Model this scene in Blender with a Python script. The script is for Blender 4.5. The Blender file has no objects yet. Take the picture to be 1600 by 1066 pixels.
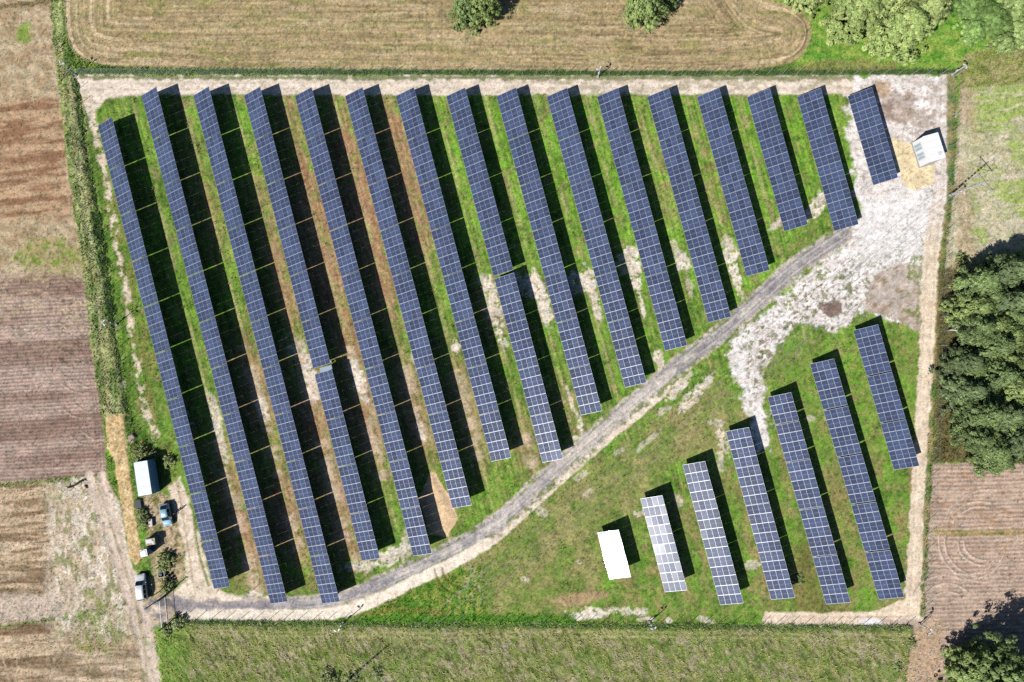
import bpy, bmesh, math, random
import numpy as np
from mathutils import Vector, Matrix, Quaternion

random.seed(7)
rng = np.random.default_rng(11)
scene = bpy.context.scene
COL = scene.collection

# ------------------------------------------------------------------ camera model
F = 978.0                      # focal length in pixels of a 1600 px wide frame
TH = math.radians(2.0)         # the drone looks 2 degrees off straight down
H = F / 8.62                   # flying height in metres
CT, ST, TT = math.cos(TH), math.sin(TH), math.tan(TH)
CAMY = -H * TT

def W(px, py, z=0.0):
    """ground point seen at a place of the photograph (at height z)"""
    u, v = (px - 800.0) / F, (533.0 - py) / F
    dx, dy, dz = u, v * CT + ST, v * ST - CT
    t = (z - H) / dz
    return Vector((dx * t, CAMY + dy * t, z))

def P_of(X, Y):
    dy, dz = Y - CAMY, -H
    depth = dy * ST - dz * CT
    return 800.0 + F * X / depth, 533.0 - F * (dy * CT + dz * ST) / depth

def wdir(px, py, dx, dy):
    a, b = W(px, py), W(px + dx, py + dy)
    d = b - a
    return math.atan2(d.y, d.x)

cam_d = bpy.data.cameras.new("camera")
cam_d.sensor_width = 36.0
cam_d.lens = 36.0 * F / 1600.0
cam_d.clip_start = 1.0
cam_d.clip_end = 6000.0
cam = bpy.data.objects.new("camera", cam_d)
COL.objects.link(cam)
cam.location = (0, CAMY, H)
cam.rotation_euler = (TH, 0, 0)
scene.camera = cam

# ------------------------------------------------------------------ light
SUN = Vector((-0.786, -0.665, 1.0)).normalized()
sd_ = bpy.data.lights.new("sun", 'SUN')
sd_.energy = 5.0
sd_.angle = math.radians(0.53)
sd_.color = (1.0, 0.972, 0.93)
so = bpy.data.objects.new("sun", sd_)
COL.objects.link(so)
so.rotation_euler = (-SUN).to_track_quat('-Z', 'Y').to_euler()
so.location = (-60, -50, 90)
world = bpy.data.worlds.new("World")
scene.world = world
world.use_nodes = True
wn = world.node_tree
for n in list(wn.nodes):
    wn.nodes.remove(n)
sky = wn.nodes.new('ShaderNodeTexSky')
sky.sky_type = 'NISHITA'
sky.sun_disc = False
sky.sun_elevation = math.asin(SUN.z)
sky.sun_rotation = math.atan2(SUN.x, SUN.y) % (2 * math.pi)
bg = wn.nodes.new('ShaderNodeBackground')
bg.inputs['Strength'].default_value = 0.05
wo = wn.nodes.new('ShaderNodeOutputWorld')
shs = wn.nodes.new('ShaderNodeHueSaturation'); shs.inputs['Saturation'].default_value = 1.25
wn.links.new(sky.outputs[0], shs.inputs['Color']); wn.links.new(shs.outputs[0], bg.inputs[0])
wn.links.new(bg.outputs[0], wo.inputs[0])
scene.view_settings.view_transform = 'Standard'
scene.view_settings.look = 'None'
scene.view_settings.exposure = 0.0
scene.view_settings.gamma = 1.0
scene.cycles.max_bounces = 5
scene.cycles.diffuse_bounces = 0
scene.cycles.glossy_bounces = 2
scene.cycles.transmission_bounces = 2
scene.cycles.use_denoising = False
scene.cycles.caustics_reflective = False
scene.cycles.caustics_refractive = False

# ------------------------------------------------------------------ helpers
def lin(c):
    c = np.asarray(c, dtype=np.float64) / 255.0
    return np.where(c <= 0.04045, c / 12.92, ((c + 0.055) / 1.055) ** 2.4)

LIT = 1.03
def A(r, g, b):
    """albedo of a surface that looks (r,g,b) in this sunlight"""
    return lin((r, g, b)) / LIT

def tag(o, label=None, cat=None, group=None, kind=None):
    if label: o['label'] = label
    if cat: o['category'] = cat
    if group: o['group'] = group
    if kind: o['kind'] = kind
    return o

def empty(name, loc, rz=0.0):
    o = bpy.data.objects.new(name, None)
    o.empty_display_size = 0.5
    o.location = loc
    o.rotation_euler = (0, 0, rz)
    COL.objects.link(o)
    return o

class MB:
    """collects faces (several materials) for one mesh object"""
    def __init__(s):
        s.v, s.f, s.mi = [], [], []
    def add(s, verts, faces, mi=0):
        b = len(s.v)
        s.v.extend([tuple(p) for p in verts])
        for f in faces:
            s.f.append(tuple(b + i for i in f)); s.mi.append(mi)
    def box(s, c, d, rz=0.0, mi=0, top=1.0, M=None):
        hx, hy, hz = d[0] / 2, d[1] / 2, d[2] / 2
        vs = []
        for z, k in ((-hz, 1.0), (hz, top)):
            for x, y in ((-hx, -hy), (hx, -hy), (hx, hy), (-hx, hy)):
                p = Vector((x * k, y * k, z))
                if M is not None: p = M @ p
                elif rz: p = Matrix.Rotation(rz, 3, 'Z') @ p
                vs.append(p + Vector(c))
        s.add(vs, [(3, 2, 1, 0), (4, 5, 6, 7), (0, 1, 5, 4), (1, 2, 6, 5), (2, 3, 7, 6), (3, 0, 4, 7)], mi)
    def tube(s, pts, r, n=6, mi=0, cap=True):
        rs = r if hasattr(r, '__len__') else [r] * len(pts)
        pts = [Vector(p) for p in pts]
        rings = []
        for i, p in enumerate(pts):
            d = (pts[min(i + 1, len(pts) - 1)] - pts[max(i - 1, 0)])
            if d.length < 1e-9: d = Vector((0, 0, 1))
            d.normalize()
            a = d.cross(Vector((0, 0, 1)) if abs(d.z) < 0.9 else Vector((1, 0, 0))).normalized()
            b = d.cross(a)
            rings.append([p + (a * math.cos(2 * math.pi * k / n) + b * math.sin(2 * math.pi * k / n)) * rs[i] for k in range(n)])
        base = len(s.v)
        for ring in rings: s.v.extend([tuple(q) for q in ring])
        for i in range(len(pts) - 1):
            for k in range(n):
                s.f.append((base + i * n + k, base + i * n + (k + 1) % n, base + (i + 1) * n + (k + 1) % n, base + (i + 1) * n + k)); s.mi.append(mi)
        if cap:
            s.f.append(tuple(base + k for k in range(n))[::-1]); s.mi.append(mi)
            s.f.append(tuple(base + (len(pts) - 1) * n + k for k in range(n))); s.mi.append(mi)
    def bar(s, a, b, w, h=None, mi=0):
        a, b = Vector(a), Vector(b)
        d = b - a
        L = d.length
        q = d.to_track_quat('X', 'Z').to_matrix()
        s.box((a + b) / 2, (L, w, h or w), M=q, mi=mi)
    def mesh(s, name, mats, smooth=False):
        me = bpy.data.meshes.new(name)
        me.from_pydata(s.v, [], s.f)
        for m in (mats if isinstance(mats, (list, tuple)) else [mats]): me.materials.append(m)
        if any(s.mi): me.polygons.foreach_set('material_index', s.mi)
        if smooth: me.polygons.foreach_set('use_smooth', [True] * len(s.f))
        me.update()
        return me
    def build(s, name, mats, parent=None, smooth=False, bevel=0.0):
        me = s.mesh(name, mats, smooth)
        if bevel > 0:
            bm = bmesh.new(); bm.from_mesh(me)
            bmesh.ops.bevel(bm, geom=bm.edges[:], offset=bevel, segments=2, affect='EDGES', profile=0.6)
            bm.to_mesh(me); bm.free()
        o = bpy.data.objects.new(name, me)
        COL.objects.link(o)
        if parent: o.parent = parent
        return o

def new_mat(name):
    m = bpy.data.materials.new(name)
    m.use_nodes = True
    nt = m.node_tree
    return m, nt, nt.nodes['Principled BSDF']

def mat(name, col, rough=0.6, metal=0.0, spec=0.5, vary=0.12, scale=6.0, coat=0.0, bump=0.0):
    """a procedural surface: base colour broken up by noise, a little bump"""
    m, nt, b = new_mat(name)
    tc = nt.nodes.new('ShaderNodeTexCoord')
    nz = nt.nodes.new('ShaderNodeTexNoise'); nz.inputs['Scale'].default_value = scale; nz.inputs['Detail'].default_value = 4
    nt.links.new(tc.outputs['Object'], nz.inputs['Vector'])
    mr = nt.nodes.new('ShaderNodeMapRange')
    mr.inputs['From Min'].default_value = 0.3; mr.inputs['From Max'].default_value = 0.7
    mr.inputs['To Min'].default_value = 1 - vary; mr.inputs['To Max'].default_value = 1 + vary
    nt.links.new(nz.outputs['Fac'], mr.inputs['Value'])
    mx = nt.nodes.new('ShaderNodeMix'); mx.data_type = 'RGBA'; mx.blend_type = 'MULTIPLY'; mx.inputs['Factor'].default_value = 1
    mx.inputs['A'].default_value = (*[float(c) for c in col], 1)
    nt.links.new(mr.outputs[0], mx.inputs['B'])
    nt.links.new(mx.outputs['Result'], b.inputs['Base Color'])
    b.inputs['Roughness'].default_value = rough
    b.inputs['Metallic'].default_value = metal
    b.inputs['Specular IOR Level'].default_value = spec
    b.inputs['Coat Weight'].default_value = coat
    b.inputs['Coat Roughness'].default_value = 0.06
    if bump:
        bp = nt.nodes.new('ShaderNodeBump'); bp.inputs['Strength'].default_value = bump; bp.inputs['Distance'].default_value = 0.05
        nt.links.new(nz.outputs['Fac'], bp.inputs['Height']); nt.links.new(bp.outputs[0], b.inputs['Normal'])
    return m

def leaf_mat(name, attr='tint', trans=0.35, spec=0.25, rough=0.55, lo=1.15, hi=1.6):
    m, nt, b = new_mat(name)
    at = nt.nodes.new('ShaderNodeAttribute'); at.attribute_name = attr
    oi = nt.nodes.new('ShaderNodeObjectInfo')
    hs = nt.nodes.new('ShaderNodeHueSaturation')
    mr = nt.nodes.new('ShaderNodeMapRange'); mr.inputs['To Min'].default_value = lo; mr.inputs['To Max'].default_value = hi
    nt.links.new(oi.outputs['Random'], mr.inputs['Value'])
    nt.links.new(mr.outputs[0], hs.inputs['Value'])
    nt.links.new(at.outputs['Color'], hs.inputs['Color'])
    nt.links.new(hs.outputs[0], b.inputs['Base Color'])
    b.inputs['Roughness'].default_value = rough
    b.inputs['Specular IOR Level'].default_value = spec
    tr = nt.nodes.new('ShaderNodeBsdfTranslucent')
    nt.links.new(hs.outputs[0], tr.inputs['Color'])
    ms = nt.nodes.new('ShaderNodeMixShader'); ms.inputs[0].default_value = trans
    nt.links.new(b.outputs[0], ms.inputs[1]); nt.links.new(tr.outputs[0], ms.inputs[2])
    nt.links.new(ms.outputs[0], nt.nodes['Material Output'].inputs['Surface'])
    return m

# numpy noise
_T = rng.random((8, 256, 256)).astype(np.float32)
def vnoise(x, y, seed=0):
    T = _T[seed % 8]
    x = x + 37.1 * seed; y = y - 91.7 * seed
    xi = np.floor(x); yi = np.floor(y)
    fx = (x - xi).astype(np.float32); fy = (y - yi).astype(np.float32)
    xi = xi.astype(np.int64) & 255; yi = yi.astype(np.int64) & 255
    x1 = (xi + 1) & 255; y1 = (yi + 1) & 255
    fx = fx * fx * (3 - 2 * fx); fy = fy * fy * (3 - 2 * fy)
    a = T[xi, yi]; b = T[x1, yi]; c = T[xi, y1]; d = T[x1, y1]
    return (a + (b - a) * fx) * (1 - fy) + (c + (d - c) * fx) * fy
def fbm(x, y, seed=0, octv=3, gain=0.55):
    s = 0; a = 1.0; t = 0
    c, sn = 0.8, 0.6
    for i in range(octv):
        s = s + a * vnoise(x, y, seed + i); t += a; a *= gain
        x, y = (c * x - sn * y) * 2.03, (sn * x + c * y) * 2.03
    return s / t
def sstep(a, b, x):
    t = np.clip((x - a) / (b - a), 0, 1)
    return t * t * (3 - 2 * t)

# ------------------------------------------------------------------ ground: one grid, painted by place
STEP = 0.17
_a, _b = W(-75, -75), W(1675, 1141)
X0, X1 = min(W(-75, -75).x, W(-75, 1141).x), max(W(1675, -75).x, W(1675, 1141).x)
Y0, Y1 = W(800, 1141).y, W(800, -75).y
xs = np.arange(X0, X1, STEP); ys = np.arange(Y0, Y1, STEP)
GX, GY = np.meshgrid(xs, ys)                        # rows: y, columns: x
GP, GQ = P_of(GX, GY)                               # where these places stand in the photograph's frame
NY, NX = GX.shape
ALB = np.zeros((NY, NX, 3), np.float32)
GZ = np.zeros((NY, NX), np.float32)
CLS = np.zeros((NY, NX), np.uint8)
TUF = np.zeros((NY, NX), np.float32)                # how thickly blades of grass stand
THT = np.zeros((NY, NX), np.float32)                # how tall they are
CLASSES = ['ground', 'gravel_road', 'sand_track', 'stubble_field', 'ploughed_field', 'meadow', 'pale_field', 'sand_clearing', 'gravel_pad', 'farm_track', 'soil_field']

class R:
    """a region of the grid with a soft, ragged mask"""
    def __init__(s, sl, m=None):
        s.sl = sl; s.P = GP[sl]; s.Q = GQ[sl]; s.m = m
        if m is None: s.m = np.ones(s.P.shape, np.float32)
    def n(s, sx, sy=None, seed=0, o=3, ang=0.0):
        sy = sy or sx
        c, d = math.cos(ang), math.sin(ang)
        return fbm((s.P * c + s.Q * d) / sx, (-s.P * d + s.Q * c) / sy, seed, o)
    def paint(s, col, k=1.0, cls=None, z=None, tuft=None, th=None, cut=0.5):
        m = np.clip(s.m * k, 0, 1)
        col = np.asarray(col, np.float32)
        ALB[s.sl] += (col - ALB[s.sl]) * m[..., None]
        if z is not None: GZ[s.sl] += (z - GZ[s.sl]) * m
        if tuft is not None: TUF[s.sl] += (tuft - TUF[s.sl]) * m
        if th is not None: THT[s.sl] += (th - THT[s.sl]) * m
        if cls is not None: CLS[s.sl][m > cut] = CLASSES.index(cls)
        return s
    def sub(s, m): return R(s.sl, s.m * m)

def _sl(x0, y0, x1, y1):
    a = W(x0, y1); b = W(x1, y0)
    a2 = W(x0, y0); b2 = W(x1, y1)
    xl, xh = min(a.x, a2.x), max(b.x, b2.x)
    i0 = int(np.clip((a.y - Y0) / STEP - 2, 0, NY)); i1 = int(np.clip((b.y - Y0) / STEP + 3, 0, NY))
    j0 = int(np.clip((xl - X0) / STEP - 2, 0, NX)); j1 = int(np.clip((xh - X0) / STEP + 3, 0, NX))
    return (slice(i0, i1), slice(j0, j1))

def seg_dist(P, Q, a, b):
    ax, ay = a; bx, by = b
    dx, dy = bx - ax, by - ay
    t = np.clip(((P - ax) * dx + (Q - ay) * dy) / (dx * dx + dy * dy + 1e-9), 0, 1)
    return np.hypot(P - ax - t * dx, Q - ay - t * dy), t

def poly_sd(P, Q, pts):
    d = np.full(P.shape, 1e9); ins = np.zeros(P.shape, bool)
    for i in range(len(pts)):
        a, b = pts[i], pts[(i + 1) % len(pts)]
        d = np.minimum(d, seg_dist(P, Q, a, b)[0])
        (x1, y1), (x2, y2) = a, b
        if y1 != y2:
            c = ((y1 > Q) != (y2 > Q)) & (P < (x2 - x1) * (Q - y1) / (y2 - y1) + x1)
            ins ^= c
    return np.where(ins, d, -d)

def poly(pts, soft=2.0, rough=4.0, scale=14.0, seed=0, grow=0.0):
    mg = soft + rough + grow + 3
    sl = _sl(min(p[0] for p in pts) - mg, min(p[1] for p in pts) - mg, max(p[0] for p in pts) + mg, max(p[1] for p in pts) + mg)
    r = R(sl)
    r.d = poly_sd(r.P, r.Q, pts) + grow
    r.m = sstep(-soft, soft, r.d + rough * 2.6 * (r.n(scale, seed=seed, o=4) - 0.5)).astype(np.float32)
    return r

def line(pts, w, soft=1.5, rough=1.5, scale=10.0, seed=0):
    ws = w if hasattr(w, '__len__') else [w] * len(pts)
    mg = max(ws) + soft + rough + 3
    sl = _sl(min(p[0] for p in pts) - mg, min(p[1] for p in pts) - mg, max(p[0] for p in pts) + mg, max(p[1] for p in pts) + mg)
    r = R(sl)
    best = np.full(r.P.shape, 1e9); sgn = np.zeros(r.P.shape); al = np.zeros(r.P.shape); acc = 0
    for i in range(len(pts) - 1):
        a, b = pts[i], pts[i + 1]
        d, t = seg_dist(r.P, r.Q, a, b)
        k = d - (ws[i] + (ws[i + 1] - ws[i]) * t)
        side = ((b[0] - a[0]) * (r.Q - a[1]) - (b[1] - a[1]) * (r.P - a[0])) / (math.hypot(b[0] - a[0], b[1] - a[1]) + 1e-9)
        L = math.hypot(b[0] - a[0], b[1] - a[1])
        u = k < best
        best = np.where(u, k, best); sgn = np.where(u, side, sgn); al = np.where(u, acc + t * L, al); acc += L
    r.d = -best; r.side = sgn; r.al = al
    r.m = sstep(-soft, soft, r.d + rough * 2.6 * (r.n(scale, seed=seed, o=4) - 0.5)).astype(np.float32)
    return r

def blob(cx, cy, rx, ry, ang=0.0, rough=0.45, scale=12.0, seed=0, soft=0.25):
    mg = max(rx, ry) * (1.3 + rough) + 4
    r = R(_sl(cx - mg, cy - mg, cx + mg, cy + mg))
    c, s_ = math.cos(math.radians(ang)), math.sin(math.radians(ang))
    u, v = (r.P - cx) * c + (r.Q - cy) * s_, -(r.P - cx) * s_ + (r.Q - cy) * c
    k = 1 - np.hypot(u / rx, v / ry) + rough * 2.6 * (r.n(scale, seed=seed, o=4) - 0.5)
    r.m = sstep(-soft, soft, k).astype(np.float32)
    return r

def mix(cA, cB, t):
    cA = np.asarray(cA, np.float32); cB = np.asarray(cB, np.float32)
    return cA + (cB - cA) * t[..., None]

def curve(pts, n=10):
    """Catmull-Rom through points"""
    out = []
    for i in range(len(pts) - 1):
        p0, p1, p2, p3 = pts[max(i - 1, 0)], pts[i], pts[i + 1], pts[min(i + 2, len(pts) - 1)]
        for k in range(n):
            t = k / n
            out.append(tuple(0.5 * (2 * p1[j] + (p2[j] - p0[j]) * t + (2 * p0[j] - 5 * p1[j] + 4 * p2[j] - p3[j]) * t * t + (3 * p1[j] - p0[j] - 3 * p2[j] + p3[j]) * t ** 3) for j in (0, 1)))
    out.append(pts[-1])
    return out

def grass_col(r, bright, dry, seed=0):
    """bright, dry: 0..1 fields"""
    n1 = sstep(0.3, 0.7, r.n(7, seed=seed + 1, o=3)); n2 = sstep(0.3, 0.7, r.n(26, seed=seed + 3, o=3)); n3 = r.n(2.6, seed=seed + 5, o=2)
    c = mix(A(90, 122, 50), A(122, 166, 60), np.clip(n2 * 0.6 + bright * 0.7 - 0.15, 0, 1))
    c = mix(c, A(146, 150, 88), np.clip(n1 * 0.5, 0, 1))
    c = mix(c, A(156, 140, 100), .55 * sstep(.58, .7, r.n(13, seed=seed + 2, o=4)))
    c = mix(c, A(70, 108, 40), .6 * sstep(.6, .72, r.n(10, seed=seed + 4, o=4)))
    c = mix(c, A(160, 138, 98), np.clip(dry * (0.45 + 0.9 * n1), 0, 1))
    c = c * (0.76 + 0.48 * n3[..., None])
    return c

ROWA = math.radians(75.3)      # direction of the panel rows in the frame

# -- base: grass of the compound
full = R((slice(0, NY), slice(0, NX)))
J = (full.P - 221.4 - 0.2537 * (full.Q - 150)) / (78.8 + 0.0024 * (full.Q - 150))   # which strip between two rows
def bump1(x, c, w): return np.exp(-((x - c) / w) ** 2)
dry = np.zeros(J.shape)
for (j, q, wj, wq, a) in [(2.8, 400, 0.45, 190, 1.3), (3.8, 340, 0.45, 160, 1.4), (4.8, 280, 0.45, 120, 1.25), (1.8, 420, 0.4, 160, .7), (5.75, 480, .4, 60, .5), (0.7, 330, 0.4, 120, 0.5), (3.8, 150, 0.4, 60, 0.5), (2.8, 180, .4, 80, .5), (4.7, 180, .4, 60, .4),
                          (9.8, 250, 0.4, 120, 0.25), (10.8, 300, 0.4, 100, 0.3), (0.75, 620, 0.5, 120, 0.75), (1.75, 640, 0.5, 130, 0.85), (2.75, 640, 0.5, 120, 0.85), (3.75, 640, 0.5, 110, 0.7), (4.75, 640, 0.5, 110, 0.6),
                          (-0.2, 820, 0.5, 150, 0.8), (0.75, 800, 0.45, 100, 0.9), (1.75, 800, 0.5, 90, 0.9), (5.75, 700, 0.4, 60, 0.5), (6.7, 640, 0.35, 60, 0.4)]:
    dry = np.maximum(dry, a * bump1(J, j, wj) * bump1(full.Q, q, wq))
dry = dry * ((full.Q > 140) & (full.Q < 960))
bright = np.clip(0.9 - np.abs(full.Q - 260) / 300, 0, 1) * sstep(0.5, 6, J) + 0.35
bright = bright + 0.5 * bump1(J, 0.8, 0.5) * bump1(full.Q, 360, 120) + 0.5 * bump1(J, 1.8, 0.4) * bump1(full.Q, 250, 150)
gc = grass_col(full, bright, dry, 0)
full.paint(gc, cls='ground', z=0.07 * full.n(4.5, seed=2), tuft=0.25 + .6 * sstep(.5, .65, full.n(8, seed=7)), th=0.12 + .25 * sstep(.52, .66, full.n(12, seed=7)))
# wheel ruts along the strips: a paler line in the middle, darker on each side
fr = J - np.floor(J)
rut = bump1(fr, 0.80, 0.035) * sstep(0.42, 0.62, full.n(40, 8, seed=6, ang=ROWA)) * ((full.Q > 150) & (full.Q < 880) & (J > -0.5) & (J < 12))
R(full.sl, rut.astype(np.float32)).paint(A(182, 172, 122), 0.7)
stre = ((full.Q > 148) & (full.Q < 900) & (J > -1) & (J < 14)) * (full.n(46, 2.6, seed=5, ang=ROWA) - .5)
ALB *= (1 + 1.0 * stre)[..., None]
r = R(full.sl, (sstep(0.2, 0.8, dry) * sstep(0.38, 0.56, full.n(30, 4.5, seed=4, ang=ROWA) + .12 * (full.n(5, seed=2) - .5))).astype(np.float32))
r.paint(mix(A(158, 118, 88), A(182, 150, 118), sstep(.35, .65, full.n(20, 3, seed=7, ang=ROWA))), 0.85, tuft=0.12, th=0.1)

def sand_col(r, a=(226, 208, 190), b=(196, 178, 158), speck=(120, 105, 82), sp=0.35, seed=0):
    n1 = sstep(0.3, 0.7, r.n(20, 7, seed=seed + 1)); n2 = r.n(2.2, seed=seed + 2, o=2); n3 = sstep(0.57, 0.72, r.n(5.5, 3.5, seed=seed + 4, o=3))
    c = mix(A(*a), A(*b), n1 * 0.7)
    c = mix(c, A(*speck), n3 * sp)
    return c * (0.86 + 0.28 * n2[..., None])

# sandy gap in the bottom part of the strips
r = R(full.sl, ((dry > 0.35) * (full.Q > 540) * sstep(0.44, 0.6, full.n(14, 30, seed=9, ang=ROWA)) * bump1(fr, 0.80, 0.13)).astype(np.float32))
r.paint(A(206, 184, 158), 0.8, tuft=0.03, th=0.08)

# -- lower right field of the compound: browner, worn, with tracks
r = poly([(700, 900), (1110, 590), (1180, 640), (1140, 700), (1060, 720), (960, 830), (930, 960), (760, 960)], 14, 10, 40)
r.paint(mix(A(122, 136, 72), A(158, 148, 100), sstep(0.36, 0.66, r.n(24, seed=3))) * (0.7 + 0.6 * r.n(3, seed=5, o=2))[..., None], 0.75, tuft=0.3)
for off in (0, 13, 24, 40):
    line([(760 + off, 915), (900 + off, 800), (1130 + off, 612)], 1.2, 1.2, 1.0).paint(A(150, 140, 98), 0.5)
r = poly([(940, 850), (1440, 560), (1440, 960), (940, 965)], 20, 10, 40)
r.paint(grass_col(r, 0.2 + 0.3 * sstep(.4, .6, r.n(40, seed=2)), 0.6 * sstep(0.42, 0.66, r.n(60, 16, seed=1, ang=ROWA)), 3), 0.85, tuft=0.35, th=0.15)
r = poly([(1195, 560), (1330, 505), (1440, 515), (1435, 720), (1250, 700)], 8, 6, 20)
r.paint(grass_col(r, 0.8 + 0 * r.P, 0.2 * r.n(30, seed=5), 1), 0.8)
r = blob(910, 935, 42, 10, -10, 0.35, 9, 3)
r.paint(A(172, 146, 112) * (0.75 + 0.5 * r.n(12, 2, seed=4, ang=-0.17))[..., None], 0.85, tuft=0, z=0.06)
r = poly([(1240, 850), (1265, 850), (1290, 940), (1330, 950), (1330, 960), (1240, 960)], 10, 8, 20)
r.paint(A(120, 110, 66) * (0.7 + 0.6 * r.n(3, seed=5, o=2))[..., None], 0.6)

# -- bare sand patches between the rows (cx, cy, along, across)
for i, (cx, cy, rx, ry, an, k) in enumerate([
        (771, 478, 45, 13, 75, .8), (757, 440, 14, 8, 75, .6), (838, 448, 27, 13, 75, .95), (852, 485, 24, 10, 75, .8), (815, 445, 20, 14, 75, .8), (921, 440, 22, 12, 75, .95), (932, 478, 30, 7, 75, .7), (900, 440, 20, 14, 75, .7),
        (988, 404, 20, 12, 75, .9), (994, 430, 20, 12, 75, .95), (1003, 478, 22, 4, 75, .8), (975, 415, 18, 12, 75, .6), (1066, 410, 20, 11, 75, .9), (1078, 450, 18, 5, 75, .4), (1054, 384, 12, 5, 75, .5),
        (1142, 400, 22, 12, 75, .95), (1150, 432, 28, 8, 75, .9), (1135, 378, 12, 8, 75, .6), (1222, 345, 26, 8, -40, .6), (1275, 325, 26, 12, -60, .9), (1212, 350, 12, 6, -40, .6),
        (1030, 562, 16, 7, 75, .9), (1036, 580, 10, 8, 60, .6), (712, 541, 10, 9, 75, .9), (787, 535, 10, 7, 75, .6), (556, 585, 24, 10, 75, .85), (566, 605, 20, 8, 75, .7), (482, 575, 30, 11, 75, .85), (490, 610, 24, 9, 75, .7), (410, 640, 18, 9, 75, .7),
        (648, 560, 18, 7, 75, .5), (655, 665, 26, 5, 75, .6), (335, 640, 30, 9, 75, .6), (345, 690, 40, 7, 75, .6), (905, 660, 22, 5, 75, .7), (890, 620, 24, 3, 75, .6), (902, 690, 10, 8, 0, .7),
        (460, 545, 22, 18, 75, .35), (640, 470, 20, 12, 75, .2), (1012, 690, 26, 5, -40, .5), (1060, 605, 26, 9, -45, .85), (1080, 622, 26, 11, -45, .75), (1106, 596, 16, 8, -45, .8), (1120, 660, 12, 7, 0, .6), (1040, 640, 18, 6, -40, .6), (1180, 690, 18, 12, 70, .7), (1130, 690, 22, 9, 75, .75), (1125, 720, 14, 8, 75, .6),
        (1060, 780, 10, 6, 70, .5), (1000, 800, 14, 6, -10, .7), (846, 800, 10, 6, 20, .5), (905, 745, 12, 5, -30, .5), (920, 770, 12, 5, -40, .4), (968, 705, 10, 4, -30, .4), (820, 905, 9, 6, 30, .6), (905, 878, 5, 4, 0, .7),
        (920, 960, 32, 9, -5, .95), (985, 955, 30, 7, 0, .6), (1010, 968, 14, 5, 0, .7), (1046, 970, 6, 5, 0, .8), (1098, 968, 10, 5, 0, .7), (1108, 970, 10, 4, 0, .7), (840, 972, 22, 3, 0, .6), (1175, 883, 10, 7, 0, .5), (1265, 655, 8, 5, 0, .5),
        (610, 870, 30, 12, -30, .85), (640, 850, 12, 26, 10, .5), (560, 885, 30, 10, 0, .6), (395, 935, 22, 10, 0, .7)]):
    b_ = blob(cx, cy, rx, ry, an, rough=0.55, scale=9, seed=i % 8)
    b_ = b_.sub(sstep(.40, .50, b_.n(5.5, seed=(i + 3) % 8, o=3) + .25 * (b_.m - .5)))
    b_.paint(sand_col(b_, (242, 230, 216), (220, 202, 182)), k, tuft=0.05, th=0.08)

# -- right-hand clearing of pale sand
r = poly([(1158, 515), (1215, 470), (1300, 385), (1345, 345), (1328, 250), (1322, 150), (1330, 118), (1492, 116), (1482, 300), (1440, 512), (1350, 488), (1300, 522), (1245, 505), (1215, 545), (1190, 575), (1196, 640), (1205, 700), (1185, 700), (1160, 610), (1140, 575), (1138, 540)], 4, 11, 11, 2)
r.paint(sand_col(r, (246, 239, 234), (218, 207, 198), (142, 128, 112), 0.55, 1), 1, cls='sand_clearing', z=0.03 * r.n(5, seed=3), tuft=0.02, th=0.1)
g = poly([(1140, 560), (1250, 480), (1330, 400), (1420, 350), (1440, 380), (1420, 440), (1330, 480), (1250, 510), (1200, 600)], 14, 8, 20)
g = g.sub(sstep(0.55, 0.66, g.n(9, seed=6, o=4)))
g.paint(mix(A(96, 112, 58), A(128, 128, 80), sstep(.3, .7, g.n(6, seed=2))), 0.8, tuft=0.5, th=0.12)
g = poly([(1160, 520), (1330, 370), (1440, 330), (1470, 130), (1478, 300), (1440, 500), (1300, 520), (1200, 600), (1170, 640)], 8, 8, 20)
g.sub(sstep(.63, .69, g.n(4.2, seed=3, o=3)) * sstep(.42, .6, g.n(34, seed=1))).paint(A(104, 108, 66), .85, tuft=.6, th=.15)
g.sub(sstep(.62, .70, g.n(9, 2.4, seed=7, ang=-.6, o=3))).paint(A(150, 134, 120), .7)
g = poly([(1335, 125), (1480, 125), (1470, 210), (1400, 220), (1345, 180)], 14, 8, 20)
g.sub(sstep(0.46, 0.66, g.n(16, 12, seed=4, o=4))).paint(A(168, 148, 130), 0.75)
g = blob(1398, 165, 28, 22, 30, 0.6, 12, 5); g.paint(A(150, 124, 104), 0.6)
g = blob(1378, 140, 12, 14, 70, 0.5, 8, 5); g.paint(A(186, 150, 112), 0.7)
g = poly([(1360, 310), (1450, 310), (1445, 400), (1400, 395), (1350, 420), (1340, 370)], 16, 8, 20)
g.paint(A(246, 241, 238) * (0.86 + 0.24 * sstep(.3, .7, g.n(3, 9, seed=1, ang=0.9)))[..., None], 0.6)
r = poly([(1352, 487), (1356, 450), (1372, 425), (1405, 412), (1438, 415), (1440, 515), (1430, 519), (1395, 495)], 2, 2.5, 12, 3)
r.paint(mix(A(200, 186, 174), A(176, 160, 148), sstep(.3, .7, r.n(12, seed=6))) * (0.85 + .3 * r.n(2.5, seed=2, o=2))[..., None], 0.92, cls='sand_clearing', tuft=0.02)
r.sub(sstep(0.58, 0.68, r.n(11, 5, seed=7, ang=-0.5, o=4))).paint(A(150, 128, 92), 0.7)
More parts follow.
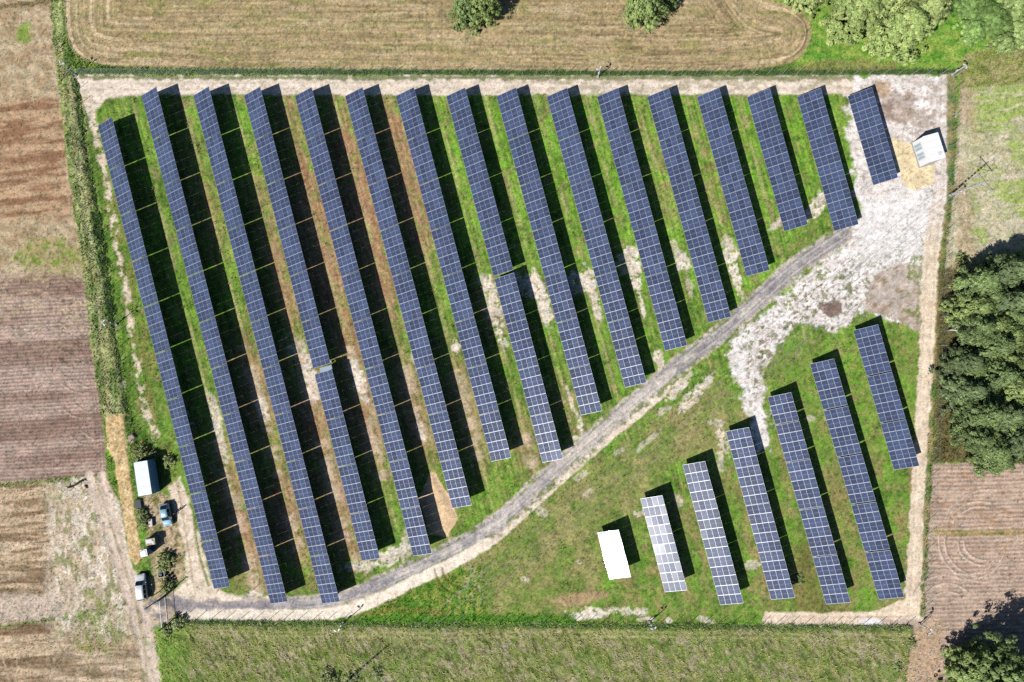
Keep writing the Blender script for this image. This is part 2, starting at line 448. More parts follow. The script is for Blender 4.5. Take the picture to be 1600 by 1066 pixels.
for (cx, cy, rx, ry, an) in [(1424, 432, 8, 26, 10), (1430, 485, 12, 5, 0), (1437, 450, 4, 60, 4), (1455, 360, 5, 20, 0), (1420, 487, 12, 4, 20), (1230, 478, 8, 6, 0), (1232, 470, 12, 6, -30), (1283, 430, 10, 6, -30), (1270, 355, 26, 14, -45), (1250, 390, 22, 10, -40), (1225, 405, 16, 8, -40)]:
    b_ = blob(cx, cy, rx * 1.15, ry * 1.15, an, 0.6, 8, 2); b_ = b_.sub(sstep(.44, .54, b_.n(4.5, seed=4, o=3))); b_.paint(mix(A(104, 132, 60), A(140, 140, 80), b_.n(6, seed=2)), 0.8, tuft=0.4, th=0.14)
r = poly([(1279, 474), (1300, 470), (1318, 474), (1314, 490), (1296, 497), (1284, 490)], 3, 6, 8, 2)
r.paint(mix(A(110, 90, 82), A(142, 118, 106), sstep(.3, .7, r.n(10, 1.6, seed=2, ang=-0.1))), 0.95, z=0.1 + 0.05 * r.n(10, 2, seed=3, ang=-.1))
r = poly([(1392, 214), (1424, 226), (1436, 262), (1463, 255), (1464, 284), (1428, 299), (1412, 290), (1398, 250)], 2, 2, 12, 3)
r.paint(mix(A(244, 224, 184), A(232, 208, 164), r.n(8, seed=2)) * (0.88 + .24 * r.n(2, seed=4, o=2))[..., None], 0.97, cls='gravel_pad', tuft=0)

# -- perimeter sand tracks
r = poly([(118, 118), (1335, 118), (1335, 148), (1000, 148), (600, 149), (300, 148), (200, 150), (165, 155), (150, 170), (142, 200), (128, 160)], 2.5, 3.5, 16, 1)
r.paint(sand_col(r, (240, 224, 207), (220, 204, 186), (160, 148, 118), 0.5, 2), 1, cls='sand_track', z=0.02 * r.n(6, seed=1), tuft=0.02, th=0.1)
g = line([(130, 121), (1330, 122)], 3.5, 2, 4, 9, 3); g.paint(mix(A(96, 118, 66), A(134, 134, 92), g.n(8, seed=2)), 0.85 * 1, tuft=0.7, th=0.25)
for q, k in ((129, .3), (138, .3)):
    line([(140, q + 2), (600, q), (1330, q - 1)], 1.3, 1.2, 1, 12, 4).paint(A(176, 160, 138), k)
g = poly([(800, 118), (1335, 118), (1335, 148), (800, 148)], 6, 4, 20); g.sub(sstep(.5, .62, g.n(14, 7, seed=5, o=4))).paint(A(170, 160, 128), 0.6, tuft=.2)
r = line(curve([(140, 165), (158, 225), (168, 290), (182, 380), (196, 450), (206, 540), (220, 600), (232, 650), (244, 690)], 6), [10, 6, 6, 4.5, 4, 6, 6, 6, 5, 4][0:1] * 55, 2, 3)
r = line(curve([(136, 150), (150, 210), (168, 290), (182, 380), (196, 450), (208, 540), (220, 600), (232, 650), (246, 690)], 6), 5.5, 2.5, 5, 9, 3)
r.sub(sstep(.36, .55, r.n(8, seed=5, o=4))).paint(sand_col(r, (224, 206, 184), (196, 176, 150), (110, 110, 66), 0.6), 0.95, cls='sand_track', tuft=0.15, th=0.15)
r = line([(1478, 122), (1470, 300), (1456, 400), (1450, 520), (1444, 640), (1439, 720), (1434, 830), (1427, 968)], [12, 12, 14, 13, 13, 13, 14, 16], 2, 4, 10, 2)
r = r.sub(sstep(235, 380, r.Q)) if False else r
sd_k = r.side; ww = sstep(280, 420, r.Q)[..., None]
c = sand_col(r, (238, 220, 196), (220, 200, 174), (190, 168, 138), 0.4, 3) * ww + sand_col(r, (238, 228, 220), (212, 198, 186), (150, 136, 116), 0.5, 3) * (1 - ww)
c = c * (1 - 0.16 * (bump1(np.abs(r.side), 6, 1.6) * sstep(.35, .6, r.n(30, 8, seed=2, ang=1.55))))[..., None]
r.paint(c, 1, cls='sand_track', z=-0.04 * bump1(np.abs(r.side), 6, 2.2), tuft=0.02)
r = poly([(1195, 957), (1290, 957), (1370, 956), (1405, 940), (1432, 930), (1442, 977), (1190, 976)], 2, 2.5, 12, 2)
r.paint(sand_col(r, (240, 220, 196), (224, 202, 176), (200, 176, 150), 0.3, 2), 1, cls='sand_track', tuft=0)
blob(1360, 971, 20, 6, 3, .3, 8, 3).paint(A(240, 236, 236), 0.9)
r = poly([(1378, 968), (1438, 968), (1440, 985), (1380, 980)], 2, 2, 10); r.paint(A(190, 170, 158), 0.7)
line([(1300, 965), (1425, 963)], 1.5, 1.2, 1).paint(A(200, 176, 150), 0.5)

# -- gravel road from the gate to the clearing
road = curve([(248, 955), (330, 944), (420, 945), (520, 938), (610, 905), (700, 862), (770, 822), (860, 742), (950, 663), (1060, 572), (1150, 500), (1240, 420), (1318, 366)], 8)
r = line([(q[0] + 3, q[1] + 12) for q in road[4:-26]], 12, 2, 2.5, 14, 5)
r.paint(sand_col(r, (240, 223, 204), (222, 203, 182), (190, 170, 148), 0.3, 1), 1, cls='sand_track', tuft=0)
r = line([(q[0], q[1]) for q in road], [12] * 30 + [15] * (len(road) - 30), 2.5, 3, 14, 3)
r.paint(sand_col(r, (214, 200, 184), (190, 176, 160), (130, 122, 104), 0.5, 1), 1, cls='gravel_road', tuft=0.0)
r = line(road, [9] * 30 + [11.5] * (len(road) - 30), 3.5, 3.5, 18, 6)
t1 = sstep(.32, .66, r.n(22, seed=3)); n2 = r.n(1.9, seed=1, o=2)
c = mix(A(142, 138, 142), A(176, 170, 170), t1) * (0.72 + 0.56 * n2)[..., None]
r.paint(c, 0.95, cls='gravel_road', z=0.03 + 0.03 * n2, tuft=0)
r.sub(bump1(r.side, 1, 4.5) * sstep(.42, .6, r.n(34, seed=5)) * sstep(250, 420, r.al) * (1 - sstep(1090, 1160, r.al))).paint(A(222, 212, 200), 0.85)
r.sub(sstep(.40, .62, r.n(30, seed=2, o=4)) * bump1(r.al, 760, 150)).paint(A(222, 210, 196), .85)
r.sub(sstep(.56, .66, r.n(7, 4, seed=4, ang=-.7))).paint(A(196, 184, 172), .5)
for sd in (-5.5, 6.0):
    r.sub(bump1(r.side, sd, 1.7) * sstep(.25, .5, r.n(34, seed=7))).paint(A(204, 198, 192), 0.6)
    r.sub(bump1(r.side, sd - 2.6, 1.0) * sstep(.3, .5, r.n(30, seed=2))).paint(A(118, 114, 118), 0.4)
r = line(road, [17] * 30 + [20] * (len(road) - 30), 3, 2, 14, 2)
g = r.sub(sstep(5, 10, np.abs(r.side)) * sstep(.50, .60, r.n(7, seed=5, o=4)) * sstep(.35, .5, r.n(40, seed=3)) * (r.al > 180))
g.paint(mix(A(96, 126, 54), A(140, 142, 84), g.n(5, seed=2)), .85, tuft=.5, th=.16)
r = line(curve([(262, 966), (330, 958), (420, 962), (520, 958), (575, 944), (640, 912), (700, 884), (760, 850)], 6), [11, 11, 11, 11] + [9] * 60, 2, 2, 12, 5)
r.paint(sand_col(r, (248, 234, 216), (240, 222, 200), (216, 196, 170), 0.25, 1), 0.97, cls='sand_track', tuft=0)
# worn sandy ground at the lower left corner of the compound
r = poly([(262, 760), (282, 745), (300, 800), (330, 905), (350, 925), (420, 945), (300, 945), (262, 935), (290, 905), (288, 850), (270, 800)], 3, 4, 12, 4)
r.paint(sand_col(r, (240, 222, 202), (220, 200, 178), (160, 142, 110), 0.4, 3), 0.95, cls='sand_track', tuft=0.02)
line(curve([(300, 760), (308, 850), (326, 915)], 5), 2.2, 1.2, 1.5, 8, 2).paint(A(108, 126, 60), .75, tuft=.6, th=.18)
line(curve([(278, 760), (290, 830), (302, 910)], 5), 1.6, 1.2, 1.5, 8, 2).paint(A(160, 138, 104), .6)
r = poly([(222, 775), (262, 770), (290, 860), (285, 905), (245, 925), (236, 870), (228, 800)], 4, 4, 12, 4)
r.paint(mix(A(196, 172, 144), A(134, 126, 84), sstep(.54, .66, r.n(8, seed=5, o=4))) * (.75 + .5 * r.n(2.4, seed=3, o=2))[..., None], 0.9, tuft=.25, th=.2)
r = poly([(222, 900), (262, 905), (275, 925), (240, 942), (222, 935)], 3, 3, 10, 4); r.paint(mix(A(206, 180, 138), A(176, 156, 126), r.n(6, seed=2)), .8, tuft=.02)
r = poly([(215, 940), (255, 930), (300, 940), (290, 955), (262, 975), (222, 985)], 5, 5, 10, 2)
r.paint(mix(A(132, 126, 132), A(196, 178, 156), sstep(.46, .62, r.n(9, seed=4, o=4))) * (.75 + .5 * r.n(2, seed=2, o=2))[..., None], 0.9, cls='gravel_road', tuft=0)
blob(248, 952, 12, 5, 30, .4, 8, 2).paint(A(222, 206, 188), .8)
r = poly([(262, 925), (310, 938), (420, 940), (425, 950), (330, 954), (280, 955)], 3, 4, 10, 2)
r.paint(A(144, 138, 142) * (.72 + .56 * r.n(2, seed=2, o=2))[..., None], .8, cls='gravel_road', tuft=0)
# pile of yellow sand beside the sixth row
r = poly([(672, 738), (680, 740), (705, 780), (716, 810), (700, 838), (672, 835), (655, 780)], 1.5, 2, 10, 3)
r.paint(A(230, 198, 158) * (.88 + .24 * r.n(2.2, seed=3, o=2))[..., None], 1, z=0.25 * sstep(0, 14, r.d), tuft=0, cls='sand_clearing')

# -- top field: mown stubble with lines that follow its edge
TF = curve([(99, -80), (101, 0), (104, 50), (118, 82), (145, 97), (200, 105), (400, 107), (700, 109), (1000, 112), (1140, 111), (1215, 104), (1252, 88), (1267, 60), (1262, 30), (1235, 8), (1190, -8), (1150, -80)], 5)
r = poly([(60, -80), (1700, -80), (1700, 108), (1490, 116), (118, 116), (80, 90)], 1, 1, 10)
r.paint(mix(A(88, 112, 56), A(122, 142, 72), sstep(.3, .7, r.n(16, seed=2))) * (.65 + .7 * r.n(2.5, seed=3, o=2))[..., None], 1, z=0.12 * r.n(4, seed=4), tuft=.7, th=.3)
r = poly([(1180, -80), (1700, -80), (1700, 70), (1500, 108), (1240, 108)], 3, 3, 20)
r.paint(mix(A(104, 152, 60), A(150, 172, 84), sstep(.3, .7, r.n(22, 9, seed=5))) * (.7 + .6 * r.n(2.5, seed=3, o=2))[..., None], .9, tuft=.6, th=.22)
g = poly([(1235, 112), (1400, 112), (1400, 96), (1290, 92), (1240, 104)], 4, 5, 14); g.paint(A(150, 136, 92), .6)
r = poly(TF, 2.5, 2.0, 10, 3)
dd = r.d
ln = fbm(dd / 3.3 + 2.5 * r.n(70, seed=3), r.P / 160, 2, 3)
patch = sstep(.3, .7, r.n(60, 20, seed=5))
c = mix(A(154, 136, 100), A(182, 162, 124), sstep(.3, .7, ln))
c = mix(c, A(146, 144, 88), 0.75 * sstep(.45, .7, r.n(38, 9, seed=6)) * (1 - 0.6 * patch))
c = mix(c, A(216, 194, 160), .9 * sstep(.54, .68, fbm(dd / 4.5 + r.n(50, seed=1), r.P / 60, 4, 3)) * (0.35 + .65 * np.maximum(1 - sstep(100, 300, r.P), sstep(1150, 1250, r.P))))
c = mix(c, A(112, 92, 68), .6 * sstep(.6, .75, fbm(r.P / 40, dd / 3.5, 6, 3)) * (sstep(850, 950, r.P) * .8 + .2))
c = c * (.74 + .52 * r.n(1.8, seed=3, o=2))[..., None]
r.paint(c, 1, cls='stubble_field', z=0.05 * ln + 0.04 * r.n(3, seed=2), tuft=.12, th=.1)
line(curve([(690, -60), (689, 60), (686, 112)], 4), 2, 1.5, 1).paint(A(130, 108, 80), .3)
for x in (703, 668):
    line([(x, -60), (x - 3, 112)], 1.2, 1.2, 1).paint(A(136, 114, 84), .35)
# dark weeds at the foot of the top fence
g = line([(124, 112), (700, 114), (1100, 115.5), (1488, 113)], 3.6, 1.5, 1.5, 8, 3)
g.paint(mix(A(50, 76, 40), A(88, 116, 56), g.n(6, seed=3)), .9, tuft=1.0, th=.4)
# -- right field
r = poly([(1494, 112), (1510, 84), (1700, 60), (1700, 135), (1500, 140)], 3, 3, 14, 2)
r.paint(mix(A(132, 142, 76), A(170, 160, 114), sstep(.3, .7, r.n(14, 4, seed=5, ang=-.35))) * (.7 + .6 * r.n(2.4, seed=3, o=2))[..., None], .95, cls='pale_field', z=.14 * r.n(5, seed=4), tuft=.6, th=.3)
r = poly([(1500, 138), (1700, 126), (1700, 470), (1465, 470), (1478, 380), (1489, 300)], 2.5, 3, 14, 2)
c = mix(A(206, 196, 170), A(186, 180, 142), sstep(.35, .65, r.n(22, 4, seed=4, ang=-.12)))
gm = sstep(.34, .56, r.n(40, 26, seed=2, o=4)) * (.3 + .7 * sstep(.34, .54, r.n(24, 3.2, seed=6, ang=-.1)))
c = mix(c, A(156, 176, 92), .9 * gm * sstep(1500, 1530, r.P))
c = mix(c, A(176, 150, 122), .6 * sstep(.4, .65, r.n(14, 30, seed=7)) * (1 - sstep(1515, 1535, r.P)))
r.paint(c * (.8 + .4 * r.n(2, seed=3, o=2))[..., None], 1, cls='pale_field', z=.06 * r.n(4, seed=4), tuft=.2, th=.15)
for (x0, y0, x1, y1) in [(1500, 345, 1600, 343), (1500, 372, 1610, 360), (1510, 345, 1508, 300)]:
    line([(x0, y0), (x1, y1)], 1.0, 1, .8).paint(A(214, 202, 180), .5)
g = line([(1487, 124), (1485, 300), (1472, 400), (1466, 500), (1458, 640), (1448, 800), (1444, 960)], [8, 5, 5, 4, 5, 5, 6], 2, 3, 9, 3)
g.paint(mix(A(88, 116, 56), A(150, 138, 92), sstep(.35, .65, g.n(12, seed=3))) * (.7 + .6 * g.n(2.4, seed=3, o=2))[..., None], .92, tuft=.8, th=.35)
# -- floor of the wood
r = poly([(1466, 420), (1700, 400), (1700, 732), (1540, 726), (1460, 724)], 4, 5, 14)
r.paint(mix(A(88, 84, 52), A(122, 110, 76), r.n(9, seed=4)), .95, z=.1 * r.n(5, seed=2), tuft=.5, th=.4)
# -- lower right soil field
r = poly([(1456, 724), (1700, 724), (1700, 1200), (1420, 1200), (1436, 1000), (1444, 960)], 2.5, 3, 14, 4)
fur = np.sin((r.Q + 0.03 * (r.P - 1450) + 3 * r.n(60, seed=3)) * 2 * math.pi / 6.4)
c = mix(A(190, 168, 151), A(168, 144, 127), sstep(-.6, .8, fur))
c = mix(c, A(176, 134, 98), .6 * sstep(.52, .68, r.n(20, 6, seed=5)) * (1 - sstep(805, 840, r.Q) * .6) * (1 - sstep(880, 900, r.Q)))
c = mix(c, A(202, 178, 156), .7 * sstep(.5, .66, r.n(26, 4, seed=7)))
r.paint(c * (.84 + .32 * r.n(2, seed=3, o=2))[..., None], 1, cls='soil_field', z=.045 * fur + .04 * r.n(3, seed=2), tuft=.01)
g = line([(1460, 832), (1540, 833), (1640, 830)], 4.5, 2, 2.5, 12, 2); g.paint(mix(A(178, 152, 108), A(138, 138, 74), sstep(.45, .65, g.n(14, 4, seed=5))), .85, tuft=.3, th=.15)
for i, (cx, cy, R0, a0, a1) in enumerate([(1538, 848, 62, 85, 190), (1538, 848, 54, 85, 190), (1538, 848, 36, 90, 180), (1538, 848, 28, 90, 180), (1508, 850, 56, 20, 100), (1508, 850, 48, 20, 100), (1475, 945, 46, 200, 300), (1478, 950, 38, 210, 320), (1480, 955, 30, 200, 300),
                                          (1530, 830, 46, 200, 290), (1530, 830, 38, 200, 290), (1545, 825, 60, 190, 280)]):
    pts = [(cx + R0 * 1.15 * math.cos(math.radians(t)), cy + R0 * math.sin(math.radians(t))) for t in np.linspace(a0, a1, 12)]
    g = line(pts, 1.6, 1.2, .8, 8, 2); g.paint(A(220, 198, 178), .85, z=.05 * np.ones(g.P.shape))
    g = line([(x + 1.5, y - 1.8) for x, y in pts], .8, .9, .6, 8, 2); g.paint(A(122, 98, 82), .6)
r = poly([(1405, 985), (1465, 965), (1475, 1000), (1462, 1080), (1400, 1080), (1416, 1020)], 8, 9, 12, 3)
r.paint(mix(A(176, 150, 122), A(206, 176, 146), r.n(6, seed=3)) * (.7 + .6 * r.n(2.6, seed=5, o=2))[..., None], .9, cls='soil_field', tuft=.12, th=.25, z=.1 * r.n(4, seed=3))

# -- bottom meadow
r = poly([(252, 978), (290, 972), (700, 977), (1100, 979), (1425, 980), (1418, 1030), (1400, 1200), (240, 1200)], 3, 3, 12, 4)
lean = r.n(5, 16, seed=2, ang=-.5, o=4); fld = sstep(.32, .68, r.n(55, 22, seed=5, o=4))
big = sstep(.36, .62, r.n(90, 40, seed=3, o=3))
c = mix(A(98, 114, 58), A(140, 148, 88), sstep(.3, .7, lean))
c = mix(c, A(164, 154, 124), np.clip((.3 + .65 * fld) * sstep(.40, .60, r.n(11, 4, seed=7, ang=.9, o=4)), 0, 1))
c = mix(c, A(106, 134, 64), .6 * big * sstep(.42, .62, r.n(14, seed=2)))
c = mix(c, A(112, 148, 62), .8 * (1 - sstep(20, 70, r.P - 245)))
c = c * (1 - .4 * sstep(.60, .72, r.n(12, 3, seed=6, ang=1.0, o=3)))[..., None]
c = c * (.8 + .4 * r.n(2.6, seed=3, o=2))[..., None]
r.paint(c * np.array([1.06, 1.04, 1.0]), 1, cls='meadow', z=.16 * lean + .06 * r.n(3.2, seed=6) + .2 * big, tuft=.25 + .75 * sstep(.45, .6, lean), th=.19)
for q in (989, 996):
    line([(300, q - 4), (700, q), (1000, q - 2), (1420, q + 3)], 1.6, 1.5, 1.5, 16, 3).paint(A(168, 166, 112), .6)
g = line([(290, 971), (500, 974), (800, 977), (1190, 979), (1420, 981)], 4, 1.5, 2, 8, 3); g.paint(mix(A(58, 84, 40), A(96, 116, 62), g.n(6, seed=3)), .8, tuft=1, th=.45)
# green tongue between the road and the lower fence
r = poly([(580, 955), (640, 925), (700, 900), (752, 880), (760, 960), (760, 973), (560, 972)], 3, 4, 12, 4)
r.paint(mix(A(88, 128, 46), A(146, 156, 76), sstep(.35, .65, r.n(5, 12, seed=5))) * (.65 + .7 * r.n(2.4, seed=3, o=2))[..., None], .95, z=.16 * r.n(4, seed=3), tuft=.9, th=.35)
r = poly([(580, 962), (900, 962), (900, 974), (560, 974)], 3, 3, 12); r.paint(mix(A(70, 112, 40), A(100, 146, 52), r.n(8, seed=4)), .9, tuft=1, th=.3)
for R0 in (34, 46):
    g = line([(725 - R0 * math.cos(math.radians(t)), 885 + R0 * .95 * math.sin(math.radians(t))) for t in np.linspace(5, 85, 10)], 2, 1.5, 1.5); g.paint(A(104, 92, 58), .7, tuft=.1, z=-.08 + 0 * g.P)
g = poly([(735, 880), (755, 876), (757, 945), (738, 945), (700, 940), (720, 920)], 5, 6, 9); g.sub(sstep(.52, .64, g.n(6, seed=3))).paint(A(190, 182, 156), .4)
line([(560, 962), (620, 950), (700, 957)], 1.6, 1.2, 1.2).paint(A(150, 124, 76), .6)

# -- left verge of tall weeds, with a ditch
VG = curve([(72, -80), (84, 40), (92, 130), (104, 230), (118, 330), (130, 420), (140, 520), (150, 600), (160, 650)], 5)
VR = curve([(196, 650), (188, 560), (178, 470), (166, 380), (150, 300), (136, 210), (124, 140), (108, 100), (102, 50), (100, 0), (98, -80)], 5)
r = poly(VG + VR, 5, 8, 14, 5)
c = mix(A(98, 118, 66), A(152, 160, 108), sstep(.3, .7, r.n(6, 26, seed=3, ang=-.16)))
c = mix(c, A(176, 164, 126), .7 * sstep(.54, .68, r.n(6, 34, seed=2, ang=-.16, o=4)))
c = mix(c, A(62, 86, 42), .6 * sstep(.56, .7, r.n(7, 22, seed=5, ang=-.16, o=4)))
c = mix(c, A(160, 152, 106), .6 * sstep(.5, .66, r.n(5, 40, seed=6, ang=-.16)))
r.paint(1.25 * c * (.66 + .68 * r.n(2.4, seed=4, o=2))[..., None], 1, cls='ground', z=.25 * r.n(5, seed=4), tuft=.2 + .8 * sstep(.45, .6, r.n(9, 14, seed=2)), th=.24)
g = line(curve([(118, 125), (132, 220), (148, 310), (158, 380), (170, 450), (180, 530), (192, 600), (206, 690)], 5), [3, 4, 6, 9, 7, 6, 6, 6, 6][0:1] * 50, 2.5, 3, 8, 5)
g = line(curve([(118, 125), (132, 220), (148, 310), (158, 380), (170, 450), (180, 530), (192, 600), (206, 690)], 5), 3.6, 2.5, 4, 8, 5)
g.paint(mix(A(38, 60, 30), A(84, 110, 50), sstep(.35, .65, g.n(7, seed=5, o=4))), .92, z=-.35 + .3 * g.n(4, seed=3), tuft=1, th=.4)
r = poly([(196, 640), (240, 690), (262, 730), (262, 760), (232, 770), (212, 760), (205, 700)], 5, 5, 10, 5)
r.paint(mix(A(80, 112, 46), A(140, 130, 86), sstep(.45, .62, r.n(9, seed=4, o=4))) * (.66 + .68 * r.n(2.4, seed=4, o=2))[..., None], .9, z=.15 * r.n(5, seed=4), tuft=.8, th=.4)
r = poly([(128, 160), (150, 190), (180, 330), (215, 480), (250, 640), (262, 700), (205, 690), (185, 560), (165, 400), (140, 260)], 5, 7, 12, 5)
r.sub(sstep(.40, .55, r.n(6, 18, seed=4, ang=-.2, o=4))).paint(mix(A(70, 100, 42), A(112, 140, 62), r.n(5, seed=2)), .8, tuft=.7, th=.25)
r = poly([(160, 300), (190, 300), (260, 650), (280, 760), (262, 740), (232, 640), (200, 480)], 5, 4, 10, 5)
g = r.sub(sstep(.4, .55, r.n(7, 22, seed=2, ang=-.25, o=4))); g.paint(mix(A(108, 128, 54), A(146, 134, 84), g.n(5, seed=3)) * (.7 + .6 * r.n(2.4, seed=4, o=2))[..., None], .85, tuft=.5, th=.25)

r = line(curve([(136, 150), (150, 210), (168, 290), (182, 380), (196, 450), (208, 540), (220, 600), (232, 650), (246, 690)], 6), 4.5, 2.5, 5, 9, 3)
r.sub(sstep(.40, .56, r.n(8, seed=5, o=4))).paint(sand_col(r, (232, 216, 194), (206, 186, 160), (110, 110, 66), 0.5), 0.95, tuft=0.1, th=0.15)
g = line(curve([(146, 300), (156, 360), (168, 430), (176, 490)], 5), 8, 3, 6, 9, 2)
g.sub(sstep(.42, .56, g.n(7, 12, seed=3, o=4))).paint(mix(A(34, 58, 30), A(70, 100, 44), g.n(5, seed=4)), .9, tuft=.9, th=.35, z=-.2 + 0 * g.P)
for x0, x1 in ((104, 150), (118, 168)):
    g = line([(x0, 180), (x1, 470), (x1 + 14, 620)], 1.6, 1.5, 2, 10, 3); g.paint(A(56, 82, 38), .5)
# -- left fields
LV = [(160, 655), (152, 610), (140, 520), (130, 420), (116, 330), (104, 240), (90, 130), (82, 40), (70, -80), (-90, -80), (-90, 760), (-40, 756), (60, 752), (110, 745), (165, 742), (165, 700)]
r = poly(LV, 2, 2.5, 12, 2)
c = mix(A(192, 174, 144), A(168, 146, 114), sstep(.3, .7, r.n(18, 10, seed=4, ang=.3)))
z = .05 * r.n(3.5, seed=5)
red = sstep(148, 165, r.Q + 4 * r.n(20, seed=3)) * (1 - sstep(335, 360, r.Q + 10 * r.n(20, seed=3)))
c2 = mix(A(146, 112, 86), A(186, 158, 126), sstep(.36, .64, fbm(r.P / 46, (r.Q + 0.12 * r.P) / 6, 5, 4)))
c = mix(c, c2, red)
lnv = sstep(.55, .7, fbm(r.P / 3.4, r.Q / 60, 3, 3)) * sstep(60, 85, r.P - .1 * r.Q)
c = mix(c, A(206, 186, 158), .6 * lnv * (r.Q < 340))
gpatch = sstep(-.1, .5, 1 - np.hypot((r.P - 80) / 75, (r.Q - 402) / 32) + .9 * (r.n(12, 7, seed=5, ang=-.4) - .5))
c = mix(c, A(150, 150, 86), .5 * gpatch * (r.Q > 350)); c = mix(c, A(120, 144, 60), .85 * gpatch * sstep(.48, .62, r.n(8, 12, seed=2, ang=.5)))
gp2 = sstep(0, .5, 1 - np.hypot((r.P - 38) / 14, (r.Q - 52) / 22) + 1.2 * (r.n(8, seed=4) - .5)); c = mix(c, A(126, 158, 62), .8 * gp2)
pl = sstep(412, 446, r.Q + 34 * (r.n(16, 9, seed=6, o=4) - .5))
tt = r.Q + .055 * r.P + 1.4 * r.n(90, 20, seed=3)
fur = np.sin(tt * 2 * math.pi / 5.6)
big = sstep(.35, .65, fbm(tt / 16, r.P / 260, 2, 3))
c3 = mix(A(150, 126, 113), A(182, 160, 147), big)
c3 = mix(c3, A(100, 78, 66), .55 * sstep(.1, .95, fur) * sstep(.25, .6, r.n(26, 14, seed=6)) * sstep(430, 620, r.Q + 120))
clod = sstep(.56, .7, r.n(6, 4, seed=7, o=4)) * sstep(60, 110, r.P) * (1 - sstep(560, 600, r.Q)); c3 = mix(c3, A(104, 86, 70), .6 * clod)
c3 = mix(c3, A(188, 168, 138), .55 * sstep(.5, .66, r.n(12, 5, seed=1, o=4)) * (1 - sstep(500, 580, r.Q)))
c = mix(c, c3, pl)
z = z + pl * (.05 * fur + .10 * clod)
r.paint(c * (.82 + .36 * r.n(1.9, seed=3, o=2))[..., None], 1, cls='ploughed_field', z=z, tuft=.04, th=.12)
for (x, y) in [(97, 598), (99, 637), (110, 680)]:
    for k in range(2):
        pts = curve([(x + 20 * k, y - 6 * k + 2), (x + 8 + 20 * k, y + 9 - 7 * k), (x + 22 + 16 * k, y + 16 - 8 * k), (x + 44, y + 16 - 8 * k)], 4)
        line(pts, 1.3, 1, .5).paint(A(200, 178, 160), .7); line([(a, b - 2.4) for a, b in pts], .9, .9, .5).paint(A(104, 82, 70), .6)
for k in range(3):
    line([(137 + 5 * k, 560), (148 + 5 * k, 650), (153 + 5 * k, 735)], .9, .9, .5).paint(A(120, 98, 84), .5)
line(curve([(-60, 18), (30, 8), (78, 0)], 4), 4, 2, 3).paint(A(98, 92, 54), .6, tuft=.6, th=.3)
r = poly([(-90, 760), (60, 753), (112, 745), (165, 742), (190, 790), (215, 960), (236, 1200), (-90, 1200)], 2, 2, 10, 3)
w_ = r.Q + .05 * r.P + 7 * (r.n(40, 14, seed=4) - .5)
straw = fbm(r.P / 60, w_ / 5.0, 3, 4); straw2 = fbm(r.P / 120, w_ / 18, 5, 3)
c = mix(A(190, 168, 138), A(134, 110, 84), sstep(.44, .64, straw) * .8); c = mix(c, A(216, 194, 166), .75 * sstep(.52, .68, fbm(r.P / 30, w_ / 4.2, 6, 4))); c = mix(c, A(106, 84, 60), .65 * sstep(.54, .68, straw2))
pale = sstep(72, 100, r.P + 16 * r.n(16, seed=2)) * (1 - .8 * sstep(980, 1010, r.Q))
cp = mix(A(220, 206, 188), A(192, 174, 150), sstep(.35, .65, r.n(8, 20, seed=5))); cp = mix(cp, A(136, 142, 84), .75 * sstep(.55, .68, r.n(9, 20, seed=7, o=4, ang=-.12)))
c = mix(c, cp, pale)
lo = sstep(922, 935, r.Q) * (1 - sstep(968, 976, r.Q)) * (1 - sstep(95, 110, r.P)); c = mix(c, A(196, 180, 164), .8 * lo)
gr = sstep(0, .6, 1 - np.hypot((r.P - 155) / 62, (r.Q - 985) / 48) + .8 * (r.n(16, seed=3) - .5)); c = mix(c, A(136, 146, 78), .7 * gr * sstep(.42, .6, r.n(7, 16, seed=5, o=4)))
r.paint(c * (.78 + .44 * r.n(2, seed=3, o=2))[..., None], 1, cls='stubble_field', z=.12 * straw + .05 * r.n(3, seed=2), tuft=.12 + .25 * gr, th=.16)
for pts in ([(-80, 762), (20, 758), (70, 753), (108, 747)], [(-80, 985), (0, 980), (50, 972), (84, 967)]):
    g = line(pts, 2.6, 2, 3, 8, 3); g.paint(mix(A(84, 112, 52), A(136, 144, 80), g.n(6, seed=3)), .8, tuft=.6, th=.25)
g = line([(105, 965), (150, 960), (205, 940)], 5, 4, 5, 10, 3); g.sub(sstep(.5, .62, g.n(7, seed=3))).paint(A(112, 142, 66), .7, tuft=.6, th=.25)
for pts in ([(140, 745), (160, 800), (186, 880), (206, 950), (224, 1010), (236, 1090)], [(158, 745), (172, 790), (196, 870), (216, 935), (234, 1000), (246, 1090)]):
    g = line(curve(pts, 5), 7, 4, 5, 12, 4)
    g.paint(mix(A(222, 204, 187), A(204, 184, 166), sstep(.3, .7, g.n(4, 24, seed=3, ang=-.25))) * (.86 + .28 * g.n(2, seed=3, o=2))[..., None], .92, cls='farm_track', z=-.04 + 0 * g.P, tuft=.01)
g = line(curve([(150, 750), (165, 795), (190, 875), (212, 945), (220, 985), (226, 1020), (232, 1090)], 5), 1.6, 1.2, 1.5, 10, 4); g.paint(A(160, 146, 108), .5, tuft=.25, th=.1)
for k, pts in enumerate(([(0, 1000), (8, 1040), (20, 1080)], [(22, 1000), (28, 1040), (44, 1066), (60, 1090)])):
    line(curve(pts, 4), 1.3, 1.2, .8).paint(A(208, 186, 158), .6)
